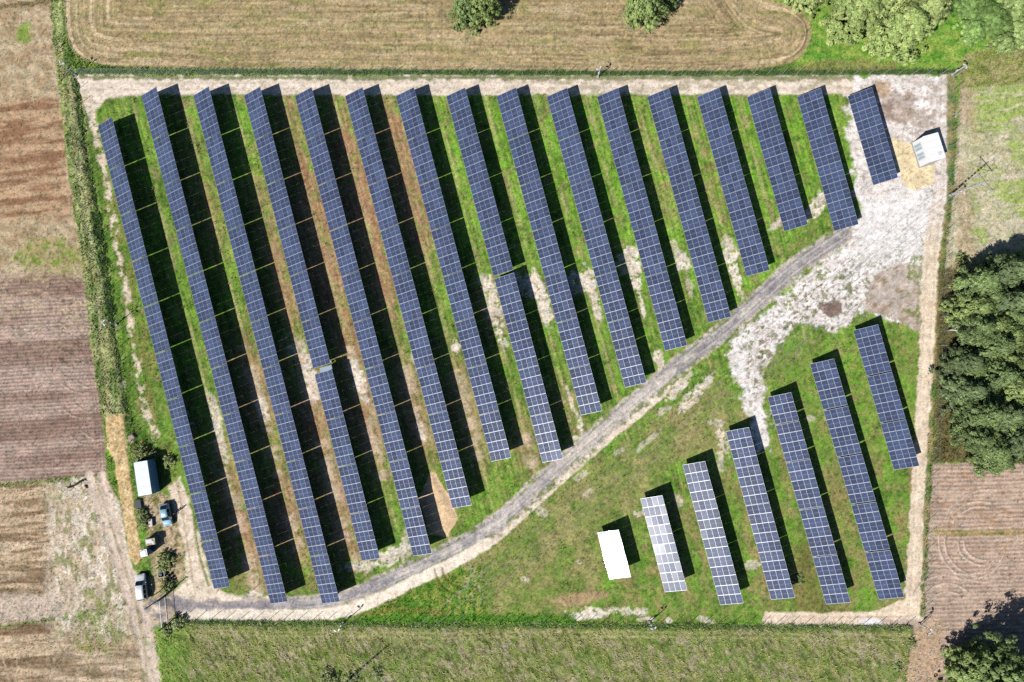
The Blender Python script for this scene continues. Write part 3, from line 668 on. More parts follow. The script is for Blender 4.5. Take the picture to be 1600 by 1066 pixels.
# yellow gravel strip
r = poly([(165, 651), (193, 647), (198, 690), (206, 760), (214, 820), (222, 872), (212, 884), (203, 868), (192, 800), (178, 715), (168, 700)], 1.5, 1.5, 8, 3)
r.paint(mix(A(226, 200, 154), A(206, 178, 130), sstep(.35, .65, r.n(7, seed=4))) * (.72 + .56 * r.n(1.8, seed=2, o=2))[..., None], 1, cls='gravel_pad', z=.1 + .06 * r.n(2.2, seed=3), tuft=0)
r.sub(sstep(.6, .68, r.n(2.8, seed=6, o=2))).paint(A(150, 112, 66), .6)
blob(207, 684, 6, 8, 20, .3, 6).paint(A(176, 160, 146), .9, z=.6, tuft=0); blob(193, 601, 4, 6, 0, .3, 6).paint(A(190, 170, 152), .8, tuft=0)

# fine grain: clods, stalks and leaves
f1 = full.n(1.5, seed=3, o=2) - .5; f2 = full.n(4.6, seed=6, o=3) - .5
amp = np.array([.62, .5, .34, .62, .6, .6, .6, .42, .5, .4, .5], np.float32)[CLS]
dark = sstep(.10, .24, full.n(3.4, seed=1, o=2) - .5)
ALB *= np.clip(1 + amp * (1.15 * f1 + .9 * f2) - .5 * amp * dark, .25, 2.0)[..., None]
ALB[..., 0] *= 1 + .35 * amp * f2; ALB[..., 2] *= 1 - .3 * amp * f1
GZ += amp * .05 * f1
grn = np.clip((ALB[..., 1] - ALB[..., 0] * 1.02) / (ALB[..., 1] + 1e-4) * 4, 0, 1)[..., None] * (CLS == 0)[..., None]
ALB *= 1 + grn * (np.array([.99, 1.05, .95]) - 1)

# soft slope to zero at the outer edge, then far ground
edge = np.minimum(np.minimum(GX - X0, X1 - STEP - GX), np.minimum(GY - Y0, GY.max() - GY))
GZ *= sstep(0, 3, edge)
GZ -= GZ.mean() * 0

# ------------------------------------------------------------------ ground material and sheets
gm_, nt, b = new_mat("ground_surface")
at = nt.nodes.new('ShaderNodeAttribute'); at.attribute_name = 'albedo'
tc = nt.nodes.new('ShaderNodeTexCoord')
n1 = nt.nodes.new('ShaderNodeTexNoise'); n1.inputs['Scale'].default_value = 5.0; n1.inputs['Detail'].default_value = 5; n1.inputs['Roughness'].default_value = .65
n2 = nt.nodes.new('ShaderNodeTexNoise'); n2.inputs['Scale'].default_value = 0.35; n2.inputs['Detail'].default_value = 3
for n in (n1, n2): nt.links.new(tc.outputs['Object'], n.inputs['Vector'])
m1 = nt.nodes.new('ShaderNodeMapRange'); m1.inputs['From Min'].default_value = .3; m1.inputs['From Max'].default_value = .7; m1.inputs['To Min'].default_value = .72; m1.inputs['To Max'].default_value = 1.28
m2 = nt.nodes.new('ShaderNodeMapRange'); m2.inputs['From Min'].default_value = .3; m2.inputs['From Max'].default_value = .7; m2.inputs['To Min'].default_value = .9; m2.inputs['To Max'].default_value = 1.1
nt.links.new(n1.outputs['Fac'], m1.inputs['Value']); nt.links.new(n2.outputs['Fac'], m2.inputs['Value'])
mm = nt.nodes.new('ShaderNodeMath'); mm.operation = 'MULTIPLY'
nt.links.new(m1.outputs[0], mm.inputs[0]); nt.links.new(m2.outputs[0], mm.inputs[1])
mx = nt.nodes.new('ShaderNodeMix'); mx.data_type = 'RGBA'; mx.blend_type = 'MULTIPLY'; mx.inputs['Factor'].default_value = 1
nt.links.new(at.outputs['Color'], mx.inputs['A']); nt.links.new(mm.outputs[0], mx.inputs['B'])
nt.links.new(mx.outputs['Result'], b.inputs['Base Color'])
b.inputs['Roughness'].default_value = .95; b.inputs['Specular IOR Level'].default_value = .08
bp = nt.nodes.new('ShaderNodeBump'); bp.inputs['Strength'].default_value = .5; bp.inputs['Distance'].default_value = .08
nt.links.new(n1.outputs['Fac'], bp.inputs['Height']); nt.links.new(bp.outputs[0], b.inputs['Normal'])

gy_, gx_ = np.gradient(GZ, STEP)
NRM = np.dstack([-gx_, -gy_, np.ones_like(GZ)]); NRM /= np.linalg.norm(NRM, axis=2, keepdims=True)
POS = np.dstack([GX, GY, GZ]).reshape(-1, 3).astype(np.float32)
ALBF = np.clip(np.dstack([ALB, np.ones_like(GZ)]), 0.004, 0.9).reshape(-1, 4).astype(np.float32)
NRMF = NRM.reshape(-1, 3).astype(np.float32)
ii, jj = np.meshgrid(np.arange(NY - 1), np.arange(NX - 1), indexing='ij')
base = (ii * NX + jj).ravel()
QUAD = np.stack([base, base + 1, base + NX + 1, base + NX], 1)
fcls = CLS[:-1, :-1].ravel()
GLAB = {'ground': 'green and brown grass growing between and around the panel rows', 'gravel_road': 'grey gravel road crossing the solar farm diagonally from the gate', 'sand_track': 'pale sandy track running round the inside of the fence',
        'stubble_field': 'tan stubble fields outside the fence at top and lower left', 'ploughed_field': 'brown ploughed field on the left edge with fine furrows', 'meadow': 'rough green meadow below the bottom fence',
        'pale_field': 'pale field with green streaks right of the fence', 'sand_clearing': 'white bare sand clearing beside the gravel road end', 'gravel_pad': 'yellow gravel laid by the white kiosk and beside the shed',
        'farm_track': 'pale wheel track running past the gate on the left', 'soil_field': 'bare furrowed soil field at the lower right'}

def set_mesh(me, pos, faces):
    me.vertices.add(len(pos)); me.vertices.foreach_set('co', np.ascontiguousarray(pos, np.float32).ravel())
    k = faces.shape[1]
    me.loops.add(len(faces) * k); me.loops.foreach_set('vertex_index', np.ascontiguousarray(faces, np.int32).ravel())
    me.polygons.add(len(faces))
    me.polygons.foreach_set('loop_start', np.arange(0, len(faces) * k, k, dtype=np.int32))
    me.polygons.foreach_set('loop_total', np.full(len(faces), k, np.int32))
    me.update(calc_edges=True)

def set_color(me, name, arr):
    a = me.color_attributes.new(name, 'FLOAT_COLOR', 'POINT')
    a.data.foreach_set('color', np.ascontiguousarray(arr, np.float32).ravel())

for ci, cn in enumerate(CLASSES):
    q = QUAD[fcls == ci]
    if not len(q): continue
    used, inv = np.unique(q, return_inverse=True)
    q2 = inv.reshape(q.shape)
    pos = POS[used]; alb = ALBF[used]; nr = NRMF[used]
    if cn == 'ground':                              # far land on all sides, out to the horizon
        B = 2600.0; x0, x1, y0, y1 = X0, float(xs[-1]), Y0, float(ys[-1])
        e = np.array([(-B, -B, 0), (B, -B, 0), (B, y0, 0), (-B, y0, 0), (-B, y1, 0), (B, y1, 0), (B, B, 0), (-B, B, 0), (x0, y0, 0), (x0, y1, 0), (x1, y0, 0), (x1, y1, 0)], np.float32)
        o0 = len(pos)
        pos = np.vstack([pos, e]); alb = np.vstack([alb, np.tile(np.array([[.14, .15, .06, 1]], np.float32), (12, 1))]); nr = np.vstack([nr, np.tile(np.array([[0, 0, 1]], np.float32), (12, 1))])
        q2 = np.vstack([q2, o0 + np.array([(0, 1, 2, 3), (4, 5, 6, 7), (3, 8, 9, 4), (10, 2, 5, 11)])])
    me = bpy.data.meshes.new(cn)
    set_mesh(me, pos, q2)
    set_color(me, 'albedo', alb)
    me.materials.append(gm_)
    me.polygons.foreach_set('use_smooth', np.ones(len(q2), bool))
    me.normals_split_custom_set_from_vertices(nr.tolist())
    o = bpy.data.objects.new(cn, me); COL.objects.link(o)
    tag(o, GLAB[cn], cn.split('_')[-1], kind='structure')

def ground_z(X, Y):
    j = int(np.clip((X - X0) / STEP, 0, NX - 1)); i = int(np.clip((Y - Y0) / STEP, 0, NY - 1))
    return float(GZ[i, j])

# ------------------------------------------------------------------ blades of grass and weeds (uncountable)
blade_mat = leaf_mat("grass_blade", trans=.3, spec=.15, rough=.7, lo=1.18, hi=1.22)
def scatter(name, label, cat, region, count, hmul, width, tint, lean=0.5, blades=4):
    """tufts of bent blades, as thick and tall on the ground as the painted vegetation says"""
    p = (TUF * region * np.where(THT > 0, 1, 0)).ravel().astype(np.float64)
    tot = p.sum()
    if tot <= 0: return
    idx = rng.choice(len(p), size=count, p=p / tot)
    X = POS[idx, 0] + rng.uniform(-.5, .5, count) * STEP; Y = POS[idx, 1] + rng.uniform(-.5, .5, count) * STEP; Z = POS[idx, 2] - .02
    h = THT.ravel()[idx] * hmul * rng.uniform(.55, 1.35, count)
    col = ALBF[idx, :3]
    V, FC, CC = [], [], []
    n = 0
    for k in range(blades):
        a = rng.uniform(0, 2 * np.pi, count); L = h * rng.uniform(.6, 1.1, count); ln = lean * rng.uniform(.3, 1.3, count)
        w = width * rng.uniform(.6, 1.4, count)
        dx, dy = np.cos(a), np.sin(a); sx, sy = -dy * w, dx * w
        b0 = np.stack([X - sx, Y - sy, Z], 1); b1 = np.stack([X + sx, Y + sy, Z], 1)
        m0 = np.stack([X + dx * L * ln * .5 - sx * .8, Y + dy * L * ln * .5 - sy * .8, Z + L * .7], 1); m1_ = np.stack([X + dx * L * ln * .5 + sx * .8, Y + dy * L * ln * .5 + sy * .8, Z + L * .7], 1)
        t = np.stack([X + dx * L * ln * 1.4, Y + dy * L * ln * 1.4, Z + L * .85], 1)
        V.append(np.stack([b0, b1, m1_, m0, t], 1).reshape(-1, 3))
        s = n + np.arange(count) * 5
        FC.append(np.stack([s, s + 1, s + 2], 1)); FC.append(np.stack([s, s + 2, s + 3], 1)); FC.append(np.stack([s + 3, s + 2, s + 4], 1))
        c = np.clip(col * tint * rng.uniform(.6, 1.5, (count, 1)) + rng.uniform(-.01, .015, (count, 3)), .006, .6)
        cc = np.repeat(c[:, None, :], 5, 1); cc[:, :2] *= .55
        CC.append(cc.reshape(-1, 3)); n += count * 5
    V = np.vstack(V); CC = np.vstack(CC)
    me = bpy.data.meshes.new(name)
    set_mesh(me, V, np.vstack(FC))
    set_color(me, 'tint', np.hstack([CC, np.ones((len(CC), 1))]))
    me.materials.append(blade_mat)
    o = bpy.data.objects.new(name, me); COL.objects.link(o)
    tag(o, label, cat, kind='stuff')
    return o

inF = poly_sd(GP, GQ, [(118, 117), (1492, 117), (1440, 977), (256, 972)]) > 2
left = (GP < 300) & ~inF & (GQ < 780) & (GQ > 60)
low = (GQ > 966) & ~inF & (GP > 240)
rest = ~(inF | left | low)
tone = np.array([[1.6, 1.58, 1.4]])
scatter('grass_tufts', 'short grass and weeds growing between the panel rows', 'grass', inF * 1.0, 46000, .9, .035, tone * 1.15)
scatter('tall_weeds', 'tall tangled weeds in the ditch along the left fence', 'weeds', left * 1.0, 8000, 1.2, .05, tone * 1.35)
scatter('meadow_grass', 'long tousled grass of the meadow below the lower fence', 'grass', low * 1.0, 22000, 1.0, .045, tone * np.array([[1.45, 1.4, 1.4]]), lean=1.3)
scatter('field_grass', 'grass and stubble tufts in the surrounding fields', 'grass', rest * 1.0, 42000, 1.0, .04, tone)

# ------------------------------------------------------------------ solar tables
ML, MW = 1.69, 0.995                                # module: along the row, up the slope
TILT = math.radians(23.6)
SL = 4 * MW + 0.05
ZL = 1.28
TW = SL * math.cos(TILT); TZ = SL * math.sin(TILT)

alu = mat("aluminium_frame", (.45, .48, .54), .42, .35, .5, .05, 3)
steel = mat("galvanised_steel", (.22, .23, .24), .5, .6, .5, .15, 4)
under = mat("dark_backsheet", (.05, .05, .055), .7, 0, .3, .04, 3)
back = mat("white_backsheet", (.40, .44, .53), .6, 0, .4, .04, 3)
cell, nt, b = new_mat("solar_cells")
tc = nt.nodes.new('ShaderNodeTexCoord'); oi = nt.nodes.new('ShaderNodeObjectInfo')
br = nt.nodes.new('ShaderNodeTexBrick'); br.offset = 0; br.squash = 1
br.inputs['Scale'].default_value = 1.0; br.inputs['Brick Width'].default_value = .158; br.inputs['Row Height'].default_value = .158; br.inputs['Mortar Size'].default_value = .0025
br.inputs['Color1'].default_value = (.049, .070, .142, 1); br.inputs['Color2'].default_value = (.038, .056, .117, 1); br.inputs['Mortar'].default_value = (.16, .18, .24, 1)
nt.links.new(tc.outputs['Object'], br.inputs['Vector'])
nz = nt.nodes.new('ShaderNodeTexNoise'); nz.inputs['Scale'].default_value = 9; nt.links.new(tc.outputs['Object'], nz.inputs['Vector'])
hs = nt.nodes.new('ShaderNodeHueSaturation')
mr = nt.nodes.new('ShaderNodeMapRange'); mr.inputs['To Min'].default_value = .76; mr.inputs['To Max'].default_value = 1.26
nt.links.new(oi.outputs['Random'], mr.inputs['Value']); nt.links.new(mr.outputs[0], hs.inputs['Value'])
nt.links.new(br.outputs['Color'], hs.inputs['Color'])
mrn = nt.nodes.new('ShaderNodeMapRange'); mrn.inputs['From Min'].default_value = .3; mrn.inputs['From Max'].default_value = .7; mrn.inputs['To Min'].default_value = .75; mrn.inputs['To Max'].default_value = 1.25
nt.links.new(nz.outputs['Fac'], mrn.inputs['Value'])
mxx = nt.nodes.new('ShaderNodeMix'); mxx.data_type = 'RGBA'; mxx.blend_type = 'MULTIPLY'; mxx.inputs['Factor'].default_value = 1
nt.links.new(hs.outputs[0], mxx.inputs['A']); nt.links.new(mrn.outputs[0], mxx.inputs['B'])
nt.links.new(mxx.outputs['Result'], b.inputs['Base Color'])
b.inputs['Roughness'].default_value = .27; b.inputs['Specular IOR Level'].default_value = .12
b.inputs['Coat Weight'].default_value = 1.0; b.inputs['Coat Roughness'].default_value = .06; b.inputs['Coat IOR'].default_value = 1.45

def module_mesh():
    m = MB()
    L, Wd, t = ML - .019, MW - .010, .04
    hx, hy = L / 2, Wd / 2
    fx, fy, c = .036, .015, .010
    X = [-hx, -hx + fx, -c, c, hx - fx, hx]; Y = [-hy, -hy + fy, hy - fy, hy]
    vs = [(x, y, t) for y in Y for x in X]
    fs, mi = [], []
    for j in range(3):
        for i in range(5):
            q = (j * 6 + i, j * 6 + i + 1, (j + 1) * 6 + i + 1, (j + 1) * 6 + i)
            k = 0 if (j != 1 or i in (0, 4)) else (2 if i == 2 else 1)
            m.add([vs[a] for a in q], [(0, 1, 2, 3)], k)
    m.add([(-hx, -hy, 0), (hx, -hy, 0), (hx, hy, 0), (-hx, hy, 0), (-hx, -hy, t), (hx, -hy, t), (hx, hy, t), (-hx, hy, t)],
          [(0, 1, 5, 4), (1, 2, 6, 5), (2, 3, 7, 6), (3, 0, 4, 7)], 0)
    m.add([(-hx, -hy, 0.002), (hx, -hy, 0.002), (hx, hy, 0.002), (-hx, hy, 0.002)], [(3, 2, 1, 0)], 3)
    return m.mesh('solar_module', [alu, cell, back, under])
MODULE = module_mesh()

def frame_mesh(nm):
    """posts, sloping rafters and purlins under one table"""
    m = MB(); L = nm * ML
    ct, st = math.cos(TILT), math.sin(TILT)
    def pt(x, s, d): return Vector((x, -TW / 2 + s * ct + d * st, ZL + s * st - d * ct))
    for s in (.45, 1.5, 2.55, 3.55):
        m.bar(pt(-L / 2 + .02, s, .05), pt(L / 2 - .02, s, .05), .05, .07)
    for x in np.linspace(-L / 2 + .9, L / 2 - .9, max(2, nm // 2 + 1)):
        m.bar(pt(x, .3, .13), pt(x, SL - .3, .13), .06, .09)
        for s in (.8, 3.2):
            p = pt(x + .07, s, .14); m.bar((p.x, p.y, -.3), p, .09, .09)
        a = pt(x - .05, 1.9, .17); q = pt(x - .05, 3.2, .14); m.bar((q.x, q.y, .5), a, .045, .045)
    return m.mesh('mounting_frame', steel)
FRAMES = {}

ORD = ['first', 'second', 'third', 'fourth', 'fifth', 'sixth', 'seventh', 'eighth', 'ninth', 'tenth', 'eleventh', 'twelfth', 'thirteenth', 'fourteenth', 'fifteenth', 'sixteenth']
def make_table(p, q, rz, nm, label, group):
    """p,q: ends of the low edge"""
    mid = (p + q) / 2
    up = Vector((-math.sin(rz), math.cos(rz), 0))
    root = empty('solar_table', (mid.x + up.x * TW / 2, mid.y + up.y * TW / 2, 0), rz)
    tag(root, label, 'solar panels', group)
    if nm not in FRAMES: FRAMES[nm] = frame_mesh(nm)
    f = bpy.data.objects.new('mounting_frame', FRAMES[nm]); COL.objects.link(f); f.parent = root
    ttx, tty = rng.normal(0, .0022, 2)
    for i in range(nm):
        for j in range(4):
            o = bpy.data.objects.new('solar_module', MODULE)
            COL.objects.link(o); o.parent = root
            s = .025 + (j + .5) * MW
            o.location = ((i - (nm - 1) / 2) * ML, -TW / 2 + s * math.cos(TILT), ZL + s * math.sin(TILT))
            o.rotation_euler = (TILT + float(ttx + np.clip(rng.normal(0, .007), -.016, .016)), float(tty + np.clip(rng.normal(0, .008), -.018, .018)), 0)
    return root

ROWS = [((153.3, 196.6), (334.4, 920.2), [5] * 10, {}), ((221.4, 149.8), (423, 943.5), [5] * 11, {}), ((302.3, 149.5), (503.4, 943.5), [5] * 11, {}), ((381.5, 149.5), (565.3, 876.6), [5] * 10, {6: .95}),
        ((460.9, 150.3), (645.5, 869), [5] * 10, {}), ((539.3, 150.3), (706.8, 794.5), [5] * 9, {}), ((618.4, 150.3), (767.7, 721.4), [5] * 8, {}), ((697.3, 150.8), (847.6, 723.1), [5] * 8, {4: .45}),
        ((775.7, 150.8), (907.7, 649.2), [5] * 7, {}), ((854.1, 151.3), (976.4, 605.8), [5] * 5 + [3, 4], {}), ((932.7, 151.3), (1039, 548.4), [5] * 4 + [4, 4], {}), ((1011.1, 151.5), (1106.6, 504.4), [5] * 5, {}),
        ((1088.8, 151.8), (1166.2, 432.3), [5] * 4, {}), ((1166.9, 152.3), (1225, 361.7), [5] * 3, {}), ((1245.3, 152), (1303.2, 361), [5] * 3, {}), ((1324.5, 151.5), (1364, 289), [5] * 2, {})]
ROWS2 = [((933, 832.3), (952.3, 905.3), [5], {}), ((1000.4, 779.6), (1038.6, 924.9), [5, 5], {}), ((1066.3, 726.9), (1125.1, 945.1), [5] * 3, {}), ((1133.7, 674.2), (1204.5, 937), [4, 4, 5, 5], {}),
         ((1199, 620.7), (1290.2, 944.3), [3, 4, 5, 5, 5], {}), ((1265.1, 569), (1372.8, 936.8), [5] * 5, {}), ((1333, 516.3), (1396.6, 734.4), [5] * 3, {})]
gaps = []
def lay(rows, rowname, group):
    for ri, (a, c, tabs, brk) in enumerate(rows):
        pa, pc = W(a[0], a[1], ZL), W(c[0], c[1], ZL)
        d = pc - pa; L = d.length; d.normalize()
        rz = math.atan2(d.y, d.x)
        free = L - sum(tabs) * ML - sum(brk.values())
        g = free / max(1, len(tabs) - 1)
        gaps.append(round(g, 3))
        g = min(max(g, .03), .24)
        u = (L - (sum(tabs) * ML + sum(brk.values()) + g * (len(tabs) - 1))) / 2
        for ti, nm in enumerate(tabs):
            if ti in brk: u += brk[ti]
            make_table(pa + d * u, pa + d * (u + nm * ML), rz, nm, rowname(ri, ti, len(tabs)), group)
            u += nm * ML + g
def nm1(r, t, n):
    w = 'top end' if t == 0 else ('bottom end' if t == n - 1 else ORD[t] + ' from the top')
    return f"blue solar table, {w} of the {ORD[r]} row from the left" if r < 15 else f"blue solar table, {w} of the short row beside the white kiosk"
def nm2(r, t, n):
    if n == 1: return "glaring white sunlit solar table standing alone in the lower grass"
    k = 'blue' if r > 1 else 'glinting'
    w = 'topmost' if t == 0 else ('bottom' if t == n - 1 else ORD[t] + ' from top')
    return f"{k} solar table, {w} in the {ORD[r]} row from the left below the road"
lay(ROWS, nm1, 'solar tables in the long rows above the gravel road')
lay(ROWS2, nm2, 'solar tables in the short rows below the gravel road')
print('GAPS', gaps)

# grey canopy over the inverters in the gap of the fourth row
gp = W(509.5, 576.5, 2.6)
root = empty('inverter_stand', (gp.x, gp.y, 0), math.radians(-75 + 90))
tag(root, 'small grey inverter stand with flat roof filling the gap in the fourth row', 'inverter')
m = MB(); m.box((0, 0, 2.6), (2.15, .86, .05)); m.build('roof', mat('grey_sheet', A(158, 170, 186), .5, .2), root, bevel=.01)
m = MB()
for x in (-.95, .95):
    for y in (-.35, .35): m.bar((x, y, -.2), (x, y, 2.58), .07)
m.build('support_frame', steel, root)
for x in (-.5, .5):
    m = MB(); m.box((x, 0, 1.5), (.6, .3, .8)); m.build('inverter_box', mat('inverter_grey', (.45, .47, .5), .4), root, bevel=.02)
# small boxes hung on the high edges
boxm = mat('pale_plastic', (.5, .56, .6), .5)
for (px, py, lab, dim) in [(517.5, 566, 'small grey switch box at the high edge beside the inverter stand', (.35, .3, .4)), (442, 580.5, 'small pale box on the ground in the shadow of the third row', (.5, .35, .3)),
                           (300.5, 661.5, 'pale flat box lying in the shadow of the first row', (.7, .38, .3)), (292.8, 645, 'blue grey cabinet standing at the high edge of the first row', (.5, 1.0, .8)), (360, 592, 'blue cabinet standing at the high edge of the second row', (.4, .8, .8))]:
    q = W(px, py); r0 = empty('switch_box', (q.x, q.y, ground_z(q.x, q.y)), math.radians(15))
    tag(r0, lab, 'box', 'boxes under the panel rows')
    m = MB(); m.box((0, 0, dim[2] / 2), dim); m.build('housing', boxm, r0, bevel=.03)
    m = MB(); m.box((0, 0, dim[2] + .012), (dim[0] + .03, dim[1] + .03, .03)); m.build('lid', mat('box_lid', (.58, .63, .66), .5), r0)

# ------------------------------------------------------------------ fences
wire = mat('green_grey_wire', (.16, .2, .17), .5, .5, .5, .1)
postm = mat('fence_post', (.42, .46, .45), .5, .3, .5, .1)
def fence(label, a, c, npost, h=2.0):
    pa, pc = W(*a), W(*c)
    d = pc - pa; L = d.length; rz = math.atan2(d.y, d.x)
    root = empty('mesh_fence', ((pa.x + pc.x) / 2, (pa.y + pc.y) / 2, 0), rz)
    tag(root, label, 'fence', 'fences round the solar farm')
    m = MB()
    nv = int(L / .3)
    for i in range(nv + 1):
        x = -L / 2 + L * i / nv
        m.tube([(x, .04, .05), (x, .04, h - .1)], .003, 3, cap=False)
    for z in np.arange(.1, h, .2):
        m.tube([(-L / 2, .04, z), (L / 2, .04, z)], .0035, 3, cap=False)
    for z in (h + .12, h + .25):
        m.tube([(-L / 2, .0, z), (L / 2, .0, z)], .004, 3, cap=False)
    m.build('wire_mesh', wire, root)
    pm = MB(); pm.bar((0, 0, -.3), (0, 0, h + .28), .07, .05); pm.box((0, 0, h + .3), (.09, .07, .04))
    me = pm.mesh('post', postm)
    for i in range(npost):
        o = bpy.data.objects.new('post', me); COL.objects.link(o); o.parent = root
        o.location = (-L / 2 + L * i / (npost - 1), 0, 0)
    return root
fence('long wire mesh fence along the top edge, below the stubble field', (119, 116.5), (1491, 117), 62)
fence('wire mesh fence along the right side beside the sand track and wood', (1491, 119), (1440, 975), 39)
fence('wire mesh fence along the bottom edge above the rough meadow', (285, 967), (1438, 977), 52)
fence('wire mesh fence on the left standing in the overgrown ditch', (118, 119), (252, 930), 37)

white_paint = mat('white_paint', (.72, .73, .74), .4, .1, .5, .05)
dark_steel = mat('dark_steel', (.04, .045, .05), .5, .4)
def cam_pole(px, py, h, label, tilt=0):
    q = W(px, py); root = empty('camera_pole', (q.x, q.y, ground_z(q.x, q.y)))
    tag(root, label, 'pole', 'camera poles along the fence')
    m = MB(); m.tube([(0, 0, -.3), (0, 0, h)], [.09, .06], 10); m.build('pole', white_paint, root)
    m = MB(); m.box((0, 0, .1), (.45, .45, .3)); m.build('footing', mat('concrete', (.4, .39, .37), .9), root, bevel=.03)
    for k, a in enumerate((20, 110)):
        ca, sa = math.cos(math.radians(a + tilt)), math.sin(math.radians(a + tilt))
        m = MB(); m.bar((0, 0, h - .1), (ca * .35, sa * .35, h - .05), .05); m.box((ca * .5, sa * .5, h), (.42, .2, .2), rz=math.radians(a + tilt)); c_ = m.build('camera', white_paint, root)
        m = MB(); m.box((ca * .715, sa * .715, h), (.03, .15, .15), rz=math.radians(a + tilt)); m.build('lens', dark_steel, c_)
    m = MB(); m.box((0, .12, 1.5), (.35, .2, .5)); m.build('control_box', white_paint, root, bevel=.02)
cam_pole(119, 117, 3.9, 'white camera pole at the top left corner of the fence')
cam_pole(1487, 117, 3.8, 'white camera pole at the top right corner of the fence', 150)
cam_pole(183, 507, 4.0, 'white camera pole halfway down the left fence among weeds', -60)
cam_pole(537, 973, 3.9, 'white camera pole on the bottom fence below the gravel road', 40)
cam_pole(1015, 972, 3.4, 'white camera pole on the bottom fence below the glaring table', 40)
cam_pole(1436, 975, 3.4, 'pole at the bottom right corner of the fence', 90)
cam_pole(934, 121, 2.9, 'slim pole on the top fence above the middle rows', 60)
cam_pole(1484, 306, 3.4, 'pole on the right fence beside the power pylon foot', 180)

# gate across the road
ga, gb = W(258, 932), W(262, 975)
gd = gb - ga; gl = gd.length; grz = math.atan2(gd.y, gd.x)
root = empty('gate', ((ga.x + gb.x) / 2, (ga.y + gb.y) / 2, 0), grz)
tag(root, 'steel bar gate across the gravel road at the lower left corner', 'gate')
galv = mat('gate_steel', (.3, .31, .32), .45, .4)
for k, s in enumerate((-1, 1)):
    m = MB(); x0, x1 = (s * gl / 2 - s * .12), s * .05
    for z in (.15, 1.9): m.bar((x0, 0, z), (x1, 0, z), .06)
    for x in np.linspace(x0, x1, 14): m.bar((x, 0, .15), (x, 0, 1.9), .025)
    m.build('gate_leaf', galv, root)
for s in (-1, 1):
    m = MB(); m.bar((s * gl / 2, 0, -.3), (s * gl / 2, 0, 2.6 if s < 0 else 3.2), .16); m.build('gate_post', dark_steel, root)
q = W(253, 934); root = empty('lamp_post', (q.x, q.y, 0)); tag(root, 'tall dark post with small lamp beside the gate', 'post')
m = MB(); m.tube([(0, 0, -.3), (0, 0, 5.4)], [.13, .08], 8); m.build('pole', dark_steel, root)
m = MB(); m.box((.2, .1, 5.4), (.5, .22, .12)); m.build('lamp_head', dark_steel, root, bevel=.03)
q = W(251, 923); root = empty('sign_post', (q.x, q.y, 0)); tag(root, 'dark bare post in the weeds just above the gate', 'post')
m = MB(); m.tube([(0, 0, -.3), (0, 0, 3.0)], [.1, .08], 8); m.build('pole', dark_steel, root); m = MB(); m.box((0, 0, 3.02), (.24, .24, .05)); m.build('cap', dark_steel, root)

# ------------------------------------------------------------------ power line
conc = mat('pole_concrete', (.48, .50, .50), .85, 0, .3, .12, 5, bump=.3)
wdirn = (W(1480, 306) - W(545, 1060)); wz = math.atan2(wdirn.y, wdirn.x)
tips = []
PH = 9.3
for (px, py, lab) in [(1482, 306, 'tall slotted concrete power pole leaning over the field right of the fence'), (543, 1062, 'concrete power pole at the bottom edge among bushes below the meadow')]:
    q = W(px, py); root = empty('power_pole', (q.x, q.y, 0), wz); tag(root, lab, 'power pole', 'poles of the power line')
    m = MB()
    for s in (-1, 1): m.bar((0, s * .17, -.3), (0, s * .09, PH), .11, .06)
    z = .4
    while z < PH - .2:
        w = .17 - .08 * z / PH
        m.box((0, 0, z), (.09, 2 * w, .34)); z += .74
    m.build('pole', conc, root)
    m = MB(); m.bar((0, -1.75, PH - .35), (0, 1.75, PH - .35), .08)
    for s in (-1, 1): m.bar((.02, s * 1.7, PH - .42), (.02, s * .12, PH - 1.7), .045)
    m.build('crossarm', mat('crossarm_steel', (.25, .26, .27), .5, .4), root)
    for y, z in ((-1.7, PH - .3), (1.7, PH - .3), (0, PH + .02)):
        m = MB(); m.tube([(0, y, z), (0, y, z + .12), (0, y, z + .2), (0, y, z + .3)], [.03, .09, .06, .05], 8); m.build('insulator', mat('brown_glaze', (.12, .06, .04), .2), root)
    M_ = Matrix.Rotation(wz, 3, 'Z')
    tips.append([Vector((q.x, q.y, 0)) + M_ @ Vector((0, y, z)) for y, z in ((-1.7, PH), (0, PH + .32), (1.7, PH))])
wirem = mat('bright_conductor', (.55, .56, .58), .4, .4)
for k in range(3):
    a, c = tips[0][k], tips[1][k]
    pts = []
    for i in range(25):
        t = i / 24; p = a.lerp(c, t); p.z -= 4 * .9 * t * (1 - t); pts.append(p)
    e = c + (c - a) * .15; e.z -= .3; pts.append(e)
    m = MB(); m.tube(pts, .018, 5)
    o = m.build('power_line', wirem); tag(o, ['upper left', 'middle', 'lower right'][2 - k] + ' power line wire of the three crossing above the lower meadow', 'wire', 'wires of the power line')

# ------------------------------------------------------------------ white transformer kiosk
kb = [W(1424.5, 223.5), W(1436.5, 261.5)]
kd = kb[1] - kb[0]; krz = math.atan2(kd.y, kd.x); KL = kd.length; KW, KH = 2.6, 3.2
up = Vector((-math.sin(krz), math.cos(krz), 0)); mid = (kb[0] + kb[1]) / 2 + up * KW / 2
root = empty('transformer_kiosk', (mid.x, mid.y, 0), krz)
tag(root, 'white transformer kiosk with two louvred doors on yellow gravel', 'kiosk')
kw = mat('white_render', (.86, .86, .85), .7, 0, .3, .04, 3)
m = MB(); m.box((0, 0, KH / 2 - .1), (KL, KW, KH - .0 + .2)); m.build('wall', kw, root)
m = MB(); m.box((0, .03, KH + .09), (KL + .16, KW + .14, .16), top=.97); m.build('roof', mat('white_roof', (.88, .88, .88), .6, 0, .3, .05, 2), root)
m = MB()
for k in range(1, 4): m.box((-KL / 2 + KL * k / 4, .03, KH + .175), (.05, KW + .05, .03))
